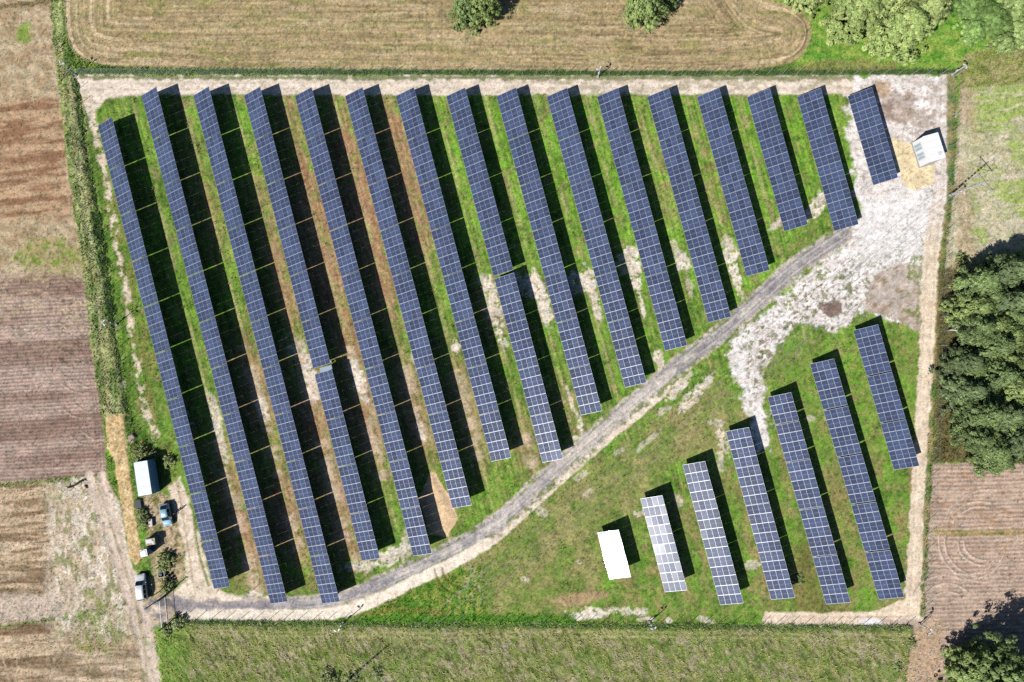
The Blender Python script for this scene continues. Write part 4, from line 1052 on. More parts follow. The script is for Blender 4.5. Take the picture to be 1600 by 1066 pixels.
m.box((KL * .3, .5, KH + .24), (.5, .5, .16)); m.build('roof_seam', mat('kiosk_seam', (.66, .67, .67), .6), root)
m = MB(); m.box((0, 0, .06), (KL + .3, KW + .3, .22)); m.build('plinth', mat('plinth_concrete', (.42, .4, .37), .9), root)
louv = mat('grey_louvre', (.40, .52, .62), .5, .2); frm = mat('door_frame_white', (.7, .71, .72), .5)
for x in (-KL * .22, KL * .14):
    m = MB(); m.box((x, -KW / 2 - .02, 1.3), (1.3, .05, 2.0)); dd_ = m.build('door', frm, root)
    m = MB()
    for s in (-.32, .32):
        for k in range(10): m.box((x + s, -KW / 2 - .055, .52 + k * .17), (.42, .04, .12))
    m.box((x, -KW / 2 - .055, 1.3), (.22, .03, .18))
    m.build('louvre', louv, dd_)

# ------------------------------------------------------------------ white site container
ca, cb = W(243, 716.5), W(250.4, 767)
dv = cb - ca; crz = math.atan2(dv.y, dv.x); CL, CW, CH = 5.95, 2.4, 2.55
un = Vector((math.sin(crz), -math.cos(crz), 0)); cm_ = (ca + cb) / 2 + un * CW / 2
root = empty('site_container', (cm_.x, cm_.y, 0), crz); tag(root, 'white roofed site container with pale blue side beside the yellow gravel', 'container')
cwall = mat('pale_blue_steel', (.50, .80, .90), .5, 0, .4, .05, 2); croof = mat('white_steel_roof', (.74, .83, .87), .45, 0, .4, .06, 1.2)
m = MB(); m.box((0, 0, CH / 2), (CL - .08, CW - .08, CH - .1))
for s in (-1, 1):
    for k in range(26): m.box((-CL / 2 + .2 + k * (CL - .4) / 25, s * (CW / 2 - .035), CH / 2), (.11, .03, CH - .35))
m.build('wall', cwall, root)
m = MB()
for x in (-CL / 2 + .06, CL / 2 - .06):
    for y in (-CW / 2 + .06, CW / 2 - .06): m.box((x, y, CH / 2), (.13, .13, CH + .02))
m.build('corner_post', cwall, root)
m = MB(); m.box((0, 0, CH + .02), (CL, CW, .1))
for k in range(3): m.box((-CL / 2 + CL * (k + 1) / 4, 0, CH + .08), (.04, CW - .1, .03))
m.build('roof', croof, root)
m = MB(); m.box((CL / 2 - .02, .3, 1.1), (.05, .95, 2.0)); dr = m.build('door', mat('container_door', (.4, .55, .62), .5), root)
m = MB(); m.box((CL / 2 + .02, .65, 1.05), (.05, .06, .2)); m.build('handle', dark_steel, dr)

# ------------------------------------------------------------------ portable toilet
q = W(236, 858.5); root = empty('portable_toilet', (q.x, q.y, 0), math.radians(12)); tag(root, 'blue portable toilet with white roof beside the yellow gravel strip', 'toilet')
bl = mat('blue_plastic', (.02, .10, .36), .35, 0, .5, .06)
m = MB(); m.box((0, 0, 1.1), (1.12, 1.12, 2.16), top=.97); m.build('cabin', bl, root, bevel=.04)
m = MB(); m.box((0, 0, 2.22), (1.24, 1.24, .09)); m.box((0, 0, 2.29), (1.0, 1.0, .08), top=.8); m.build('roof', mat('white_plastic', (.76, .79, .8), .4), root)
m = MB(); m.box((.57, 0, 1.05), (.03, .78, 1.9)); dr = m.build('door', mat('blue_door', (.03, .13, .42), .35), root)
m = MB(); m.box((.6, .3, 1.1), (.04, .06, .16)); m.build('handle', dark_steel, dr)
m = MB(); m.tube([(-.4, .4, 2.2), (-.4, .4, 2.75)], .05, 8); m.build('vent_pipe', dark_steel, root)

# ------------------------------------------------------------------ pallets, boards and other site things
wood = mat('weathered_wood', A(205, 188, 165), .85, 0, .2, .2, 5); woodd = mat('grey_wood', A(170, 150, 130), .85, 0, .2, .2, 5)
q = W(242, 843); root = empty('pallet_stack', (q.x, q.y, 0), math.radians(8)); tag(root, 'tall stack of pale wooden pallets above the blue toilet', 'pallets')
for k in range(10):
    z = k * .15; m = MB(); jx, jy = random.uniform(-.03, .03), random.uniform(-.03, .03)
    for y in np.linspace(-.5, .5, 7): m.box((jx, jy + y, z + .132), (1.7, .11, .022))
    for x in (-.78, 0, .78): m.box((jx + x, jy, z + .07), (.1, 1.1, .1))
    for y in (-.5, 0, .5): m.box((jx, jy + y, z + .01), (1.7, .1, .02))
    m.build('pallet', wood, root)
m = MB(); m.box((-.2, .1, 1.53), (1.1, .7, .03)); m.box((.5, -.2, 1.53), (.3, .5, .03)); m.build('top_board', mat('white_board', (.75, .74, .7), .7), root)
q = W(237.5, 816); root = empty('board_stack', (q.x, q.y, 0), math.radians(-84)); tag(root, 'low stack of grey boards lying left of the blue grey car', 'boards')
for k in range(5):
    m = MB(); m.box((random.uniform(-.03, .03), 0, .06 + k * .11), (1.35, .75 - .02 * k, .1)); m.build('board', mat('pinkish_board', A(222, 206, 204), .8), root)
q = W(218, 787.5); root = empty('module_stack', (q.x, q.y, 0), math.radians(-80)); tag(root, 'stack of dark solar modules lying on the edge of the yellow gravel', 'module stack')
for k in range(6):
    m = MB(); m.box((0, 0, .18 + k * .05), (1.66, 1.0, .042)); m.build('module', mat('dark_glass', (.012, .017, .045), .3), root)
m = MB(); [m.box((x, 0, .07), (.12, 1.0, .14)) for x in (-.6, 0, .6)]; m.build('pallet', woodd, root)
q = W(255, 896); root = empty('open_crate', (q.x, q.y, ground_z(q.x, q.y)), math.radians(10)); tag(root, 'open white framed crate in the weeds above the gate', 'crate')
m = MB()
for (x, y, sx, sy) in ((0, .45, 1.15, .05), (0, -.45, 1.15, .05), (.55, 0, .05, .85), (-.55, 0, .05, .85)): m.box((x, y, .35), (sx, sy, .7))
m.build('side_wall', mat('crate_white', (.62, .62, .6), .6), root)
m = MB(); m.box((0, 0, .08), (1.04, .84, .04)); m.build('base', dark_steel, root)
m = MB(); m.box((-.2, .05, .35), (.5, .6, .5)); m.build('content', mat('grey_bundle', (.12, .13, .18), .7), root, bevel=.05)
for (px, py, lab, r_) in [(267, 897.5, 'upper one of two black buckets in the weeds right of the crate', .28), (270, 902, 'lower one of two black buckets in the weeds right of the crate', .25)]:
    q = W(px, py); root = empty('bucket', (q.x, q.y, ground_z(q.x, q.y))); tag(root, lab, 'bucket')
    m = MB(); m.tube([(0, 0, 0), (0, 0, .02), (0, 0, .4)], [r_ * .7, r_ * .72, r_], 14, cap=False); m.add([(r_ * .7 * math.cos(a), r_ * .7 * math.sin(a), .05) for a in np.linspace(0, 2 * math.pi, 14, endpoint=False)], [tuple(range(14))]); m.build('body', mat('black_rubber', (.02, .02, .02), .7), root)
    m = MB(); m.tube([(r_ * math.cos(a), r_ * math.sin(a), .4) for a in np.linspace(0, 2 * math.pi, 15)], .02, 6); m.build('rim', dark_steel, root)
# dark broken branch and pink stone by the wheel track
q = W(120, 756); m = MB(); m.tube([(-1.45, -.62, .2), (-1.0, -.55, .25), (-.45, -.42, .3), (.3, .1, .35), (.95, .55, .3), (1.3, .65, .25)], [.12, .16, .14, .16, .19, .1], 8)
m.tube([(-1.2, -.58, .22), (-1.5, -.35, .5), (-1.65, -.3, .7)], [.09, .06, .03], 6); m.tube([(1.0, .56, .3), (1.25, .3, .5), (1.4, .05, .55)], [.1, .07, .03], 6)
o = m.build('fallen_branch', mat('black_bark', (.02, .02, .02), .9)); o.location = (q.x, q.y, ground_z(q.x, q.y)); tag(o, 'black fallen branch beside the ploughed field corner', 'branch')
q = W(133, 761); bm = bmesh.new(); bmesh.ops.create_icosphere(bm, subdivisions=3, radius=.32)
for v in bm.verts: v.co *= 1 + .12 * math.sin(5 * v.co.x + 3 * v.co.y) ; v.co.z *= .6
me = bpy.data.meshes.new('stone'); bm.to_mesh(me); bm.free(); me.materials.append(mat('pink_stone', A(240, 178, 160), .8, bump=.3)); o = bpy.data.objects.new('stone', me); COL.objects.link(o); o.location = (q.x, q.y, .12 + ground_z(q.x, q.y)); tag(o, 'round pink stone next to the black fallen branch', 'stone')

# ------------------------------------------------------------------ cars
tyre = mat('tyre_rubber', (.02, .02, .02), .85); rim = mat('alloy_rim', (.45, .46, .48), .35, .6); glass = mat('car_glass', (.015, .02, .025), .06, 0, .6, .02); lampm = mat('head_lamp', (.7, .72, .74), .1); redl = mat('tail_lamp', (.4, .02, .02), .2)
blackp = mat('black_trim', (.02, .02, .022), .6)
def car(px, py, rz, paint, label, prof, Lc, Wc):
    """prof: (x fraction from the nose, half width, waist height, roof half width, roof height)"""
    q = W(px, py); root = empty('parked_car', (q.x, q.y, ground_z(q.x, q.y)), rz); tag(root, label, 'car', 'parked cars')
    body = MB(); ring = []
    for (t, hw, zw, rw, zr) in prof:
        x = Lc / 2 - t * Lc; hw *= Wc / 2; rw *= Wc / 2
        ring.append([(x, -hw * .93, .22), (x, -hw, .45), (x, -hw * .99, zw), (x, -rw, zr), (x, -rw * .55, zr + .035), (x, 0, zr + .05), (x, rw * .55, zr + .035), (x, rw, zr), (x, hw * .99, zw), (x, hw, .45), (x, hw * .93, .22)])
    n = 11; vs = [v for r_ in ring for v in r_]
    fs = []
    for i in range(len(ring) - 1):
        for k in range(n - 1): fs.append((i * n + k, (i + 1) * n + k, (i + 1) * n + k + 1, i * n + k + 1))
        fs.append((i * n + n - 1, (i + 1) * n + n - 1, (i + 1) * n, i * n))
    fs.append(tuple(range(n))); fs.append(tuple((len(ring) - 1) * n + k for k in range(n))[::-1])
    body.add(vs, fs)
    bo = body.build('body', paint, root, smooth=True)
    def V3(i, k, out=.012):
        p = Vector(ring[i][k]); return p
    def patch(name, quad, off, mt, par=root, inset=.08):
        c = sum(quad, Vector()) / 4
        nrm = (quad[1] - quad[0]).cross(quad[3] - quad[0]).normalized()
        if nrm.dot(c - Vector((0, 0, .6))) < 0: nrm = -nrm
        qd = [c + (p - c) * (1 - inset) + nrm * off for p in quad]
        m = MB(); inn = [p - nrm * .06 for p in qd]
        m.add(qd + inn, [(0, 1, 2, 3), (0, 4, 5, 1), (1, 5, 6, 2), (2, 6, 7, 3), (3, 7, 4, 0)]); return m.build(name, mt, par)
    ws = [i for i in range(len(prof) - 1) if prof[i + 1][4] - prof[i][4] > .2][0]
    rw_ = [i for i in range(len(prof) - 1) if prof[i][4] - prof[i + 1][4] > .2][-1]
    patch('windscreen', [V3(ws, 3), V3(ws, 7), V3(ws + 1, 7), V3(ws + 1, 3)], .065, glass)
    patch('rear_window', [V3(rw_, 3), V3(rw_, 7), V3(rw_ + 1, 7), V3(rw_ + 1, 3)], .065, glass, inset=.14)
    for a_, b_ in ((2, 3), (8, 7)):
        for i in range(ws + 1, rw_):
            patch('side_window', [V3(i, a_), V3(i + 1, a_), V3(i + 1, b_), V3(i, b_)], .012, glass, inset=.14)
    for x in (Lc * .32, -Lc * .30):
        for s in (-1, 1):
            m = MB(); m.tube([(x, s * (Wc / 2 - .2), .32), (x, s * (Wc / 2 + .01), .32)], .32, 18); w_ = m.build('wheel', tyre, root)
            m = MB(); m.tube([(x, s * (Wc / 2), .32), (x, s * (Wc / 2 + .025), .32)], .2, 14); m.build('rim', rim, w_)
    for s in (-1, 1):
        m = MB(); m.box((Lc / 2 - .1, s * Wc * .34, .66), (.2, .36, .14)); m.build('headlight', lampm, root, bevel=.03)
        m = MB(); m.box((-Lc / 2 + .07, s * Wc * .4, .85), (.12, .2, .3)); m.build('tail_light', redl, root, bevel=.02)
        m = MB(); m.box((Lc * .17, s * (Wc / 2 + .1), .98), (.14, .2, .14)); m.build('wing_mirror', paint, root, bevel=.03)
    m = MB(); m.box((Lc / 2 - .02, 0, .36), (.1, Wc * .8, .22)); m.build('bumper', blackp, root, bevel=.03)
    return root
white_car = mat('white_silver_paint', (.78, .82, .83), .3, .1, .5, .02, 2, coat=.8); blue_car = mat('blue_grey_paint', (.30, .50, .62), .3, .1, .5, .02, 2, coat=.8)
van = [(0, .78, .58, .7, .60), (.03, .92, .70, .82, .74), (.10, .98, .80, .86, .86), (.25, 1.0, .90, .84, .97), (.40, 1.0, .95, .74, 1.50), (.58, 1.0, .96, .74, 1.58), (.76, 1.0, .96, .74, 1.57), (.92, .98, .96, .72, 1.50), (.99, .94, .92, .78, 1.0), (1.0, .88, .8, .74, .86)]
hatch = [(0, .74, .56, .66, .58), (.03, .9, .66, .78, .70), (.12, .97, .78, .84, .83), (.27, 1.0, .88, .82, .93), (.43, 1.0, .92, .70, 1.40), (.60, 1.0, .93, .70, 1.46), (.76, .99, .93, .69, 1.42), (.94, .95, .92, .72, .98), (.99, .9, .82, .74, .88), (1.0, .85, .7, .7, .76)]
car(225, 915, wdir(225, 915, -4.5, -38), white_car, 'white estate car parked by the gate outside the weeds', van, 4.55, 1.78)
car(263, 803, wdir(263, 803, 6, 33), blue_car, 'blue grey hatchback parked below the white container', hatch, 4.0, 1.7)

# ------------------------------------------------------------------ trees
bark = mat('brown_bark', (.09, .065, .045), .95, 0, .2, .3, 8, bump=.5); birch_bark = mat('white_bark', (.62, .6, .57), .8, 0, .2, .18, 6)
leafm = leaf_mat('leaves', trans=.46, spec=.3, rough=.5, lo=1.25, hi=1.75)
def leaf_quads(cs, nrm, size, cols, elong=1.6):
    """many small bent leaf faces: centres, facing, size"""
    n = len(cs)
    a = rng.normal(size=(n, 3)); a -= nrm * (a * nrm).sum(1, keepdims=True); a /= np.linalg.norm(a, axis=1, keepdims=True) + 1e-9
    bb = np.cross(nrm, a)
    sz = size * rng.uniform(.6, 1.4, (n, 1))
    v = np.stack([cs - a * sz * elong, cs - bb * sz * .62 + nrm * sz * .12, cs + a * sz * elong - nrm * sz * .25, cs + bb * sz * .62 + nrm * sz * .12], 1).reshape(-1, 3)
    s = np.arange(n) * 4
    f = np.stack([s, s + 1, s + 2, s + 3], 1)
    return v, f, np.repeat(cols, 4, 0)

def crown_mesh(name, kind, col, nclump=230, per=60, r=1.0, h=1.0, seed=0, base=.12, leaf=.05, top=.35):
    """unit crown (radius 1, height 1); leaf clumps along limbs, with gaps between them"""
    g = np.random.default_rng(seed)
    V, Fc, Cc, n0 = [], [], [], 0
    ends = []
    col = np.array(col)
    for k in range(nclump):
        t = g.uniform(0, 1) ** .8
        z = base + (1 - base) * t
        if kind == 'cone': prof = (1 - t) ** .75 * .95 + .05
        elif kind == 'birch': prof = (math.sin(math.pi * min(1, (t * .85 + .17))) ** .7) * (.95 - .25 * t)
        else: prof = math.sqrt(max(0, 1 - (2 * t - .75) ** 2 / 1.6)) 
        lob = 1 + .3 * math.sin(3 * k) * math.sin(5 * t + seed)
        a = g.uniform(0, 2 * math.pi); lob *= 1 + .2 * math.sin(3 * a + seed) + .2 * math.sin(7 * a + 4 * t + seed)
        rr = prof * lob * math.sqrt(g.uniform(.18, 1.0))
        c = np.array([rr * math.cos(a), rr * math.sin(a), z]) * np.array([r, r, h])
        ends.append(c)
        cr = r * g.uniform(.06, .19)
        m = int(per * g.uniform(.6, 1.3))
        d = g.normal(size=(m, 3)); d /= np.linalg.norm(d, axis=1, keepdims=True)
        q = d * (g.uniform(.25, 1, (m, 1)) ** .5) * np.array([cr, cr, cr * .75])
        if kind == 'cone' or kind == 'birch':
            out = np.array([math.cos(a), math.sin(a), .25 if kind == 'cone' else -.3]); q += out * g.uniform(-1.2, 1.2, (m, 1)) * cr * 1.1
        outn = .8 * d + np.array([math.cos(a) * .55, math.sin(a) * .55, .9]); outn /= np.linalg.norm(outn, axis=1, keepdims=True)
        tone = g.uniform(.6, 1.35)
        cc = col * tone * g.uniform(.7, 1.3, (m, 1)) + g.normal(0, .006, (m, 3))
        v, f, c4 = leaf_quads(c + q, outn, leaf * r, np.clip(cc, .004, .6), 1.9 if kind == 'cone' else 1.4)
        V.append(v); Fc.append(f + n0); Cc.append(c4); n0 += len(v)
    me = bpy.data.meshes.new(name)
    set_mesh(me, np.vstack(V), np.vstack(Fc)); C4 = np.vstack(Cc); set_color(me, 'tint', np.hstack([C4, np.ones((len(C4), 1))])); me.materials.append(leafm)
    return me, ends

def trunk_mesh(ends, h, r0, mt, nlimb=26, seed=0, leanx=0.0):
    m = MB(); g = random.Random(seed)
    pts = [Vector((g.uniform(-.03, .03) * h * (k > 0), g.uniform(-.03, .03) * h * (k > 0), h * k / 7 - (.3 if k == 0 else 0))) for k in range(8)]
    m.tube(pts, [r0 * (1.15 - .95 * k / 7) for k in range(8)], 9)
    for e in g.sample(ends, min(nlimb, len(ends))):
        z0 = max(.12 * h, e[2] - g.uniform(.1, .3) * h); k = min(6, int(z0 / h * 7)); p0 = pts[k].lerp(pts[k + 1], z0 / h * 7 - k)
        e = Vector(e); md = p0.lerp(e, .5) + Vector((0, 0, .04 * h)); rr = r0 * (.5 - .35 * z0 / h)
        m.tube([p0, md, e], [rr, rr * .6, rr * .2], 6)
    return m.mesh('trunk', mt, True)

KINDS = {}
def proto(key, kind, col, rr, hh, mt, seed, r0=.2, **kw):
    cm, ends = crown_mesh('crown', kind, col, r=rr, h=hh, seed=seed, **kw)
    KINDS[key] = (cm, trunk_mesh(ends, hh * .93, r0, mt, seed=seed), rr, hh)
GL = np.array
proto('willow', 'round', (.40, .50, .18), 4.2, 8.5, bark, 3, .28, nclump=420, per=58, leaf=.034, base=.05)
proto('willow2', 'round', (.37, .48, .16), 4.2, 8.5, bark, 8, .28, nclump=420, per=58, leaf=.034, base=.05)
proto('broad', 'round', (.22, .30, .11), 4.2, 8.5, bark, 5, .28, nclump=620, per=40, leaf=.036, base=.06)
proto('light', 'round', (.31, .40, .14), 3.6, 8.0, bark, 6, .25, nclump=520, per=40, leaf=.04, base=.08)
proto('birch', 'birch', (.21, .29, .11), 3.0, 11.0, birch_bark, 12, .2, nclump=230, per=42, leaf=.046, base=.28)
proto('birch2', 'birch', (.19, .26, .10), 3.0, 11.0, birch_bark, 17, .2, nclump=170, per=42, leaf=.046, base=.3)
proto('pine', 'cone', (.165, .225, .10), 3.0, 10.5, bark, 21, .2, nclump=300, per=60, leaf=.048, base=.12)
proto('pine2', 'cone', (.175, .235, .10), 3.0, 10.5, bark, 27, .2, nclump=280, per=60, leaf=.048, base=.15)
proto('bush', 'round', (0.228, 0.361, 0.104), 2.6, 2.4, bark, 31, .09, nclump=190, per=55, leaf=.05, base=.05)
proto('bush2', 'round', (0.285, 0.380, 0.133), 2.6, 2.2, bark, 35, .09, nclump=190, per=55, leaf=.05, base=.05)
proto('weedbush', 'round', (.34, .40, .16), 1.5, 1.0, bark, 41, .04, nclump=110, per=26, leaf=.06, base=.03)
def tree(name, key, px, py, R_, h, label, cat, group, rz=None):
    cm, tm, rr, hh = KINDS[key]
    q = W(px, py); root = empty(name, (q.x, q.y, 0), random.uniform(0, 6.28) if rz is None else rz)
    root.scale = (R_ / rr, R_ / rr, h / hh)
    tag(root, label, cat, group)
    for nm, me in (('crown', cm), ('trunk', tm)):
        o = bpy.data.objects.new(nm, me); COL.objects.link(o); o.parent = root
G1, G2, G3, G4 = 'trees in the top field', 'pale trees in the upper right grass', 'low shrubs in the top right corner', 'trees of the wood on the right'
tree('willow_tree', 'broad', 731, 30, 2.5, 7.0, 'left half of the green tree pair at the top middle', 'tree', G1)
tree('willow_tree', 'willow2', 753, 26, 2.9, 8.0, 'right half of the green tree pair at the top middle', 'tree', G1)
tree('willow_tree', 'light', 1000, 25, 3.0, 7.5, 'lone round pale green tree at the top, right of centre', 'tree', G1)
tree('small_tree', 'broad', 1038, 12, 1.7, 3.6, 'small dark round tree behind the lone pale green tree', 'tree', G1)
tree('pale_tree', 'willow', 1250, 2, 3.2, 6.5, 'small pale tree at the top, by the rounded stubble corner', 'tree', G2)
tree('pale_tree', 'willow2', 1318, 40, 4.6, 9, 'broad pale tree left of the largest pale tree', 'tree', G2)
tree('pale_tree', 'willow', 1352, 22, 4.4, 9.5, 'pale tree behind the two broad pale trees at top right', 'tree', G2)
tree('pale_tree', 'willow2', 1382, 72, 4.2, 10, 'largest pale tree, nearest to the top fence', 'tree', G2)
tree('pale_tree', 'willow', 1408, 48, 3.6, 10.5, 'pale tree with upswept boughs, right of the others', 'tree', G2)
for i, (x, y, R_, k, lab) in enumerate([(1512, 14, 3.2, 'bush', 'dark low shrub right of the pale trees'), (1545, 36, 3.4, 'bush', 'wide green shrub in the middle of the corner thicket'), (1580, 12, 3.2, 'bush2', 'pale shrub in the very top right corner'), (1592, 52, 3.0, 'bush2', 'pale shrub at the right edge below the corner one'),
                                       (1515, 52, 2.4, 'bush', 'small shrub nearest to the fence corner'), (1562, 72, 2.2, 'bush2', 'yellowish shrub at the lower side of the thicket')]):
    tree('shrub', k, x, y, R_, 2.3, lab, 'shrub', G3)
WOOD = [('birch', 1492, 448, 2.8, 9.5, 'leafy pale birch at the top left corner of the wood'), ('pine', 1532, 432, 2.8, 10.5, 'dark pine at the top of the wood casting the upper shadow'), ('pine2', 1572, 428, 3.0, 11, 'tall dark pine at the top right of the wood'), ('light', 1492, 488, 2.8, 8, 'yellow green broad tree below the top left birch'),
        ('pine', 1532, 478, 2.8, 10.5, 'dark pine right of the yellow green broad tree'), ('birch2', 1482, 516, 2.4, 10.5, 'thin birch with white bark, third along the wood edge'), ('pine2', 1565, 492, 3.0, 11, 'blue green pine inside the upper wood'), ('birch', 1506, 542, 2.6, 11, 'olive birch in the upper middle of the wood'),
        ('light', 1530, 528, 2.7, 9, 'light green broad tree in the middle of the wood'), ('pine', 1480, 566, 2.3, 8, 'young pine at the wood edge beside the sand track'), ('pine2', 1562, 560, 3.0, 11.5, 'dark pine at the right of the wood, middle height'), ('birch2', 1510, 586, 2.7, 11, 'olive birch just below the middle of the wood'),
        ('pine', 1478, 608, 2.5, 9, 'blue green pine at the wood edge, lower half'), ('light', 1540, 606, 2.8, 9.5, 'broad green tree in the lower middle of the wood'), ('birch', 1484, 640, 2.6, 12, 'birch with long bare white trunk in the lower wood'), ('pine2', 1522, 644, 2.8, 10.5, 'blue green pine behind the long white birch trunk'),
        ('pine', 1562, 640, 2.9, 11, 'dark pine in the lower right of the wood'), ('birch2', 1486, 678, 2.6, 9.5, 'thin grey birch at the lower left corner of the wood'), ('birch', 1514, 696, 2.5, 9, 'bare twiggy birch on the lower edge of the wood'), ('pine', 1542, 680, 2.8, 10, 'blue green pine on the lower edge of the wood'), ('pine2', 1575, 695, 2.8, 10, 'pine at the lower right corner of the wood')]
WOOD += [('light', 1508, 512, 2.6, 8.5, 'bushy green tree filling the gap right of the thin birch'), ('broad', 1548, 505, 2.8, 8.5, 'rounded mid green tree among the upper pines'), ('broad', 1490, 575, 2.4, 7, 'rounded mid green tree behind the young pine'), ('light', 1528, 565, 2.6, 8.5, 'yellowish broad tree between two olive birches'), ('broad', 1508, 620, 2.6, 8, 'rounded green tree left of the lower middle broad tree'), ('light', 1500, 662, 2.5, 7.5, 'bushy pale tree below the long white birch trunk'), ('broad', 1560, 600, 3.0, 9, 'wide green tree at the right edge, lower half of the wood'), ('broad', 1530, 712, 2.4, 6.5, 'low rounded tree at the bottom edge of the wood'), ('light', 1558, 668, 2.6, 8, 'green tree between the lower pines'), ('broad', 1512, 470, 2.5, 7.5, 'rounded tree between the top birch and the pines'), ('broad', 1580, 535, 3, 9, 'wide green tree at the right edge, upper half of the wood')]
for k, x, y, R_, h, lab in WOOD:
    tree('birch_tree' if 'birch' in k else ('pine_tree' if 'pine' in k else 'broadleaf_tree'), k, x, y, R_ * 1.14, h, lab, 'tree', G4)
G5 = 'trees in the lower right corner'
for k, x, y, R_, h, lab in [('light', 1502, 1036, 4.2, 7.5, 'low bright tree nearest to the meadow in the lower right'), ('light', 1490, 1072, 3.2, 6, 'tree at the bottom edge left of the big lower right tree'), ('broad', 1535, 1034, 5.2, 13, 'big green tree in the lower right casting the wide shadow'), ('broad', 1580, 1062, 5.5, 14, 'tall tree at the bottom right behind the big green tree'), ('light', 1545, 1085, 4.5, 10, 'pale green tree at the bottom edge, lower right')]:
    tree('broadleaf_tree', k, x, y, R_, h, lab, 'tree', G5)
G7 = 'weed clumps at the foot of the field trees'
for x, y, R_, h, lab in [(716, 44, 1.0, .6, 'weed clump at the left foot of the top middle tree pair'), (742, 50, .9, .5, 'weed clump at the front foot of the top middle tree pair'), (986, 40, .9, .5, 'weed clump at the left foot of the lone pale tree'), (1012, 46, .8, .5, 'weed clump at the front foot of the lone pale tree')]:
    tree('bush', 'weedbush', x, y, R_, h, lab, 'bush', G7)
G6 = 'small bushes and weeds clumps'
for x, y, R_, h, lab in [(262, 872, 1.5, 1.2, 'dark green bush right of the blue toilet'), (258, 884, 1.3, 1.0, 'green bush between toilet and crate'), (262, 914, 1.3, 1.1, 'green bush at the top of the gate'), (224, 800, 1.0, .9, 'green bush beside the dark module stack'), (228, 812, 1.1, 1.0, 'dark bush left of the grey boards'), (225, 708, 1.7, 1.4, 'dark bush above the white container'), (240, 712, 1.1, .9, 'small bush touching the shadow of the container'), (266, 720, 1.2, .9, 'small bush right of the container shadow'),
                         (516, 1058, 1.8, 1.1, 'bright green bush at the bottom beside the power pole'), (550, 1062, 1.6, .9, 'dark green bush around the foot of the bottom power pole'), (590, 1050, 1.2, .8, 'small bush under the power lines at the bottom'), (280, 972, 1.5, 1.0, 'dark weeds clump at the lower gate post'), (262, 984, 1.2, .8, 'small weeds clump outside the lower gate post'),
                         (1246, 905, 1.1, .5, 'leafy bush below the fourth short row shadow'), (1500, 405, 1.2, .9, 'yellow green bush at the top edge of the wood'), (1422, 1002, .9, .6, 'lone dark bush below the bottom right fence corner'), (1400, 1040, 1.0, .7, 'dark bush in the meadow near the lower right trees')]:
    tree('bush', 'weedbush', x, y, R_, h, lab, 'bush', G6)

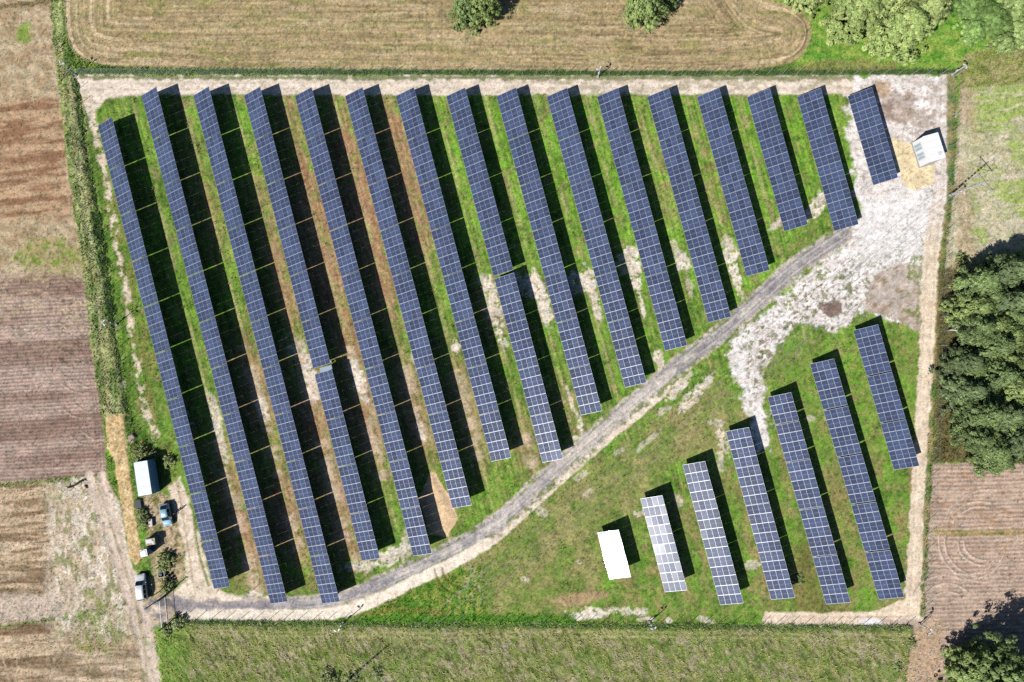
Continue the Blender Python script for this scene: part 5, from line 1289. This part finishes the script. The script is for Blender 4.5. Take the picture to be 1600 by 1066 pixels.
# ------------------------------------------------------------------ two people by the blue grey car
skin = mat('skin', (.45, .27, .19), .6); shirt1 = mat('tan_shirt', A(200, 176, 140), .85); shirt2 = mat('olive_shirt', A(150, 140, 110), .85); trous = mat('dark_trousers', (.03, .035, .05), .85); hairm = mat('dark_hair', (.03, .02, .015), .8); shoe = mat('black_shoe', (.015, .015, .015), .6)
def person(px, py, rz, shirt, label, arm):
    q = W(px, py)
    V, E, Rr = [], [], []
    def add(p, r, par=None):
        V.append(p); Rr.append(r)
        if par is not None: E.append((par, len(V) - 1))
        return len(V) - 1
    pel = add((0, 0, .96), .15); ab = add((0, .0, 1.14), .13, pel); ch = add((.01, 0, 1.36), .155, ab); nk = add((0, 0, 1.50), .06, ch); hd0 = add((.02, 0, 1.58), .085, nk); hd1 = add((.03, 0, 1.68), .098, hd0); add((.02, 0, 1.74), .07, hd1)
    for s in (-1, 1):
        hp = add((0, s * .10, .90), .10, pel); kn = add((.03, s * .12, .50), .062, hp); an = add((-.02, s * .13, .10), .045, kn); add((.12, s * .14, .045), .04, an)
        sh = add((0, s * .19, 1.42), .065, ch)
        el = add((.02 + .05 * arm, s * .27, 1.15), .045, sh); wr = add((.12 + .12 * arm, s * .25, .95 + .12 * arm), .03, el); pa = add((.15 + .14 * arm, s * .245, .89 + .13 * arm), .032, wr)
        for k in range(4):
            f0 = add((.16 + .15 * arm, s * (.225 + .014 * k), .83 + .13 * arm), .009, pa); f1 = add((.175 + .15 * arm, s * (.226 + .013 * k), .795 - .008 * (k in (1, 2)) + .13 * arm), .008, f0); add((.17 + .15 * arm, s * (.226 + .013 * k), .775 - .008 * (k in (1, 2)) + .13 * arm), .007, f1)
        t0 = add((.185 + .14 * arm, s * .225, .86 + .13 * arm), .011, pa); add((.205 + .14 * arm, s * .222, .83 + .13 * arm), .009, t0)
    me = bpy.data.meshes.new('person'); me.from_pydata(V, E, []); o = bpy.data.objects.new('person', me); COL.objects.link(o)
    md = o.modifiers.new('skin', 'SKIN'); md.use_smooth_shade = True
    for i, sv in enumerate(me.skin_vertices[0].data): sv.radius = (Rr[i], Rr[i]); sv.use_root = (i == 0)
    o.modifiers.new('sub', 'SUBSURF').levels = 2
    dg = bpy.context.evaluated_depsgraph_get(); em = bpy.data.meshes.new_from_object(o.evaluated_get(dg))
    bpy.data.objects.remove(o)
    for mt in (skin, shirt, trous, shoe): em.materials.append(mt)
    for p in em.polygons:
        z = p.center.z; ax = abs(p.center.y)
        p.material_index = 3 if z < .12 else (2 if z < .98 and ax < .2 else (1 if z < 1.50 and not (z < 1.2 and ax > .2) else 0)); p.use_smooth = True
    em.name = 'person'
    b_ = bpy.data.objects.new('person', em); COL.objects.link(b_); b_.location = (q.x, q.y, ground_z(q.x, q.y)); b_.rotation_euler = (0, 0, rz); tag(b_, label, 'person', 'people by the cars')
    bm = bmesh.new(); bmesh.ops.create_icosphere(bm, subdivisions=3, radius=.115); bmesh.ops.delete(bm, geom=[v for v in bm.verts if v.co.z < -.02 and v.co.x > -.05], context='VERTS')
    for v in bm.verts: v.co = Vector((v.co.x * .95 + .015, v.co.y * .9, v.co.z * 1.02 + 1.69))
    hm = bpy.data.meshes.new('hair'); bm.to_mesh(hm); bm.free(); hm.materials.append(hairm); ho = bpy.data.objects.new('hair', hm); COL.objects.link(ho); ho.parent = b_
    m = MB(); m.tube([(.115, 0, 1.665), (.14, 0, 1.635), (.12, 0, 1.625)], [.012, .018, .01], 6); m.build('nose', skin, b_)
    for s in (-1, 1):
        m = MB(); m.box((.118, s * .035, 1.672), (.012, .024, .012)); m.build('eye', dark_steel, b_)
        m = MB(); m.box((.02, s * .1, 1.65), (.04, .02, .06)); m.build('ear', skin, b_, bevel=.006)
    m = MB(); m.box((.115, 0, 1.595), (.012, .05, .012)); m.build('mouth', mat('lips', (.3, .1, .09), .6), b_)
person(279, 799, 2.6, shirt1, 'person in tan shirt and dark trousers standing in the sun right of the car', .3)
person(270.5, 803.5, 2.2, shirt2, 'person in olive shirt standing in the shadow close to the blue grey car', .6)
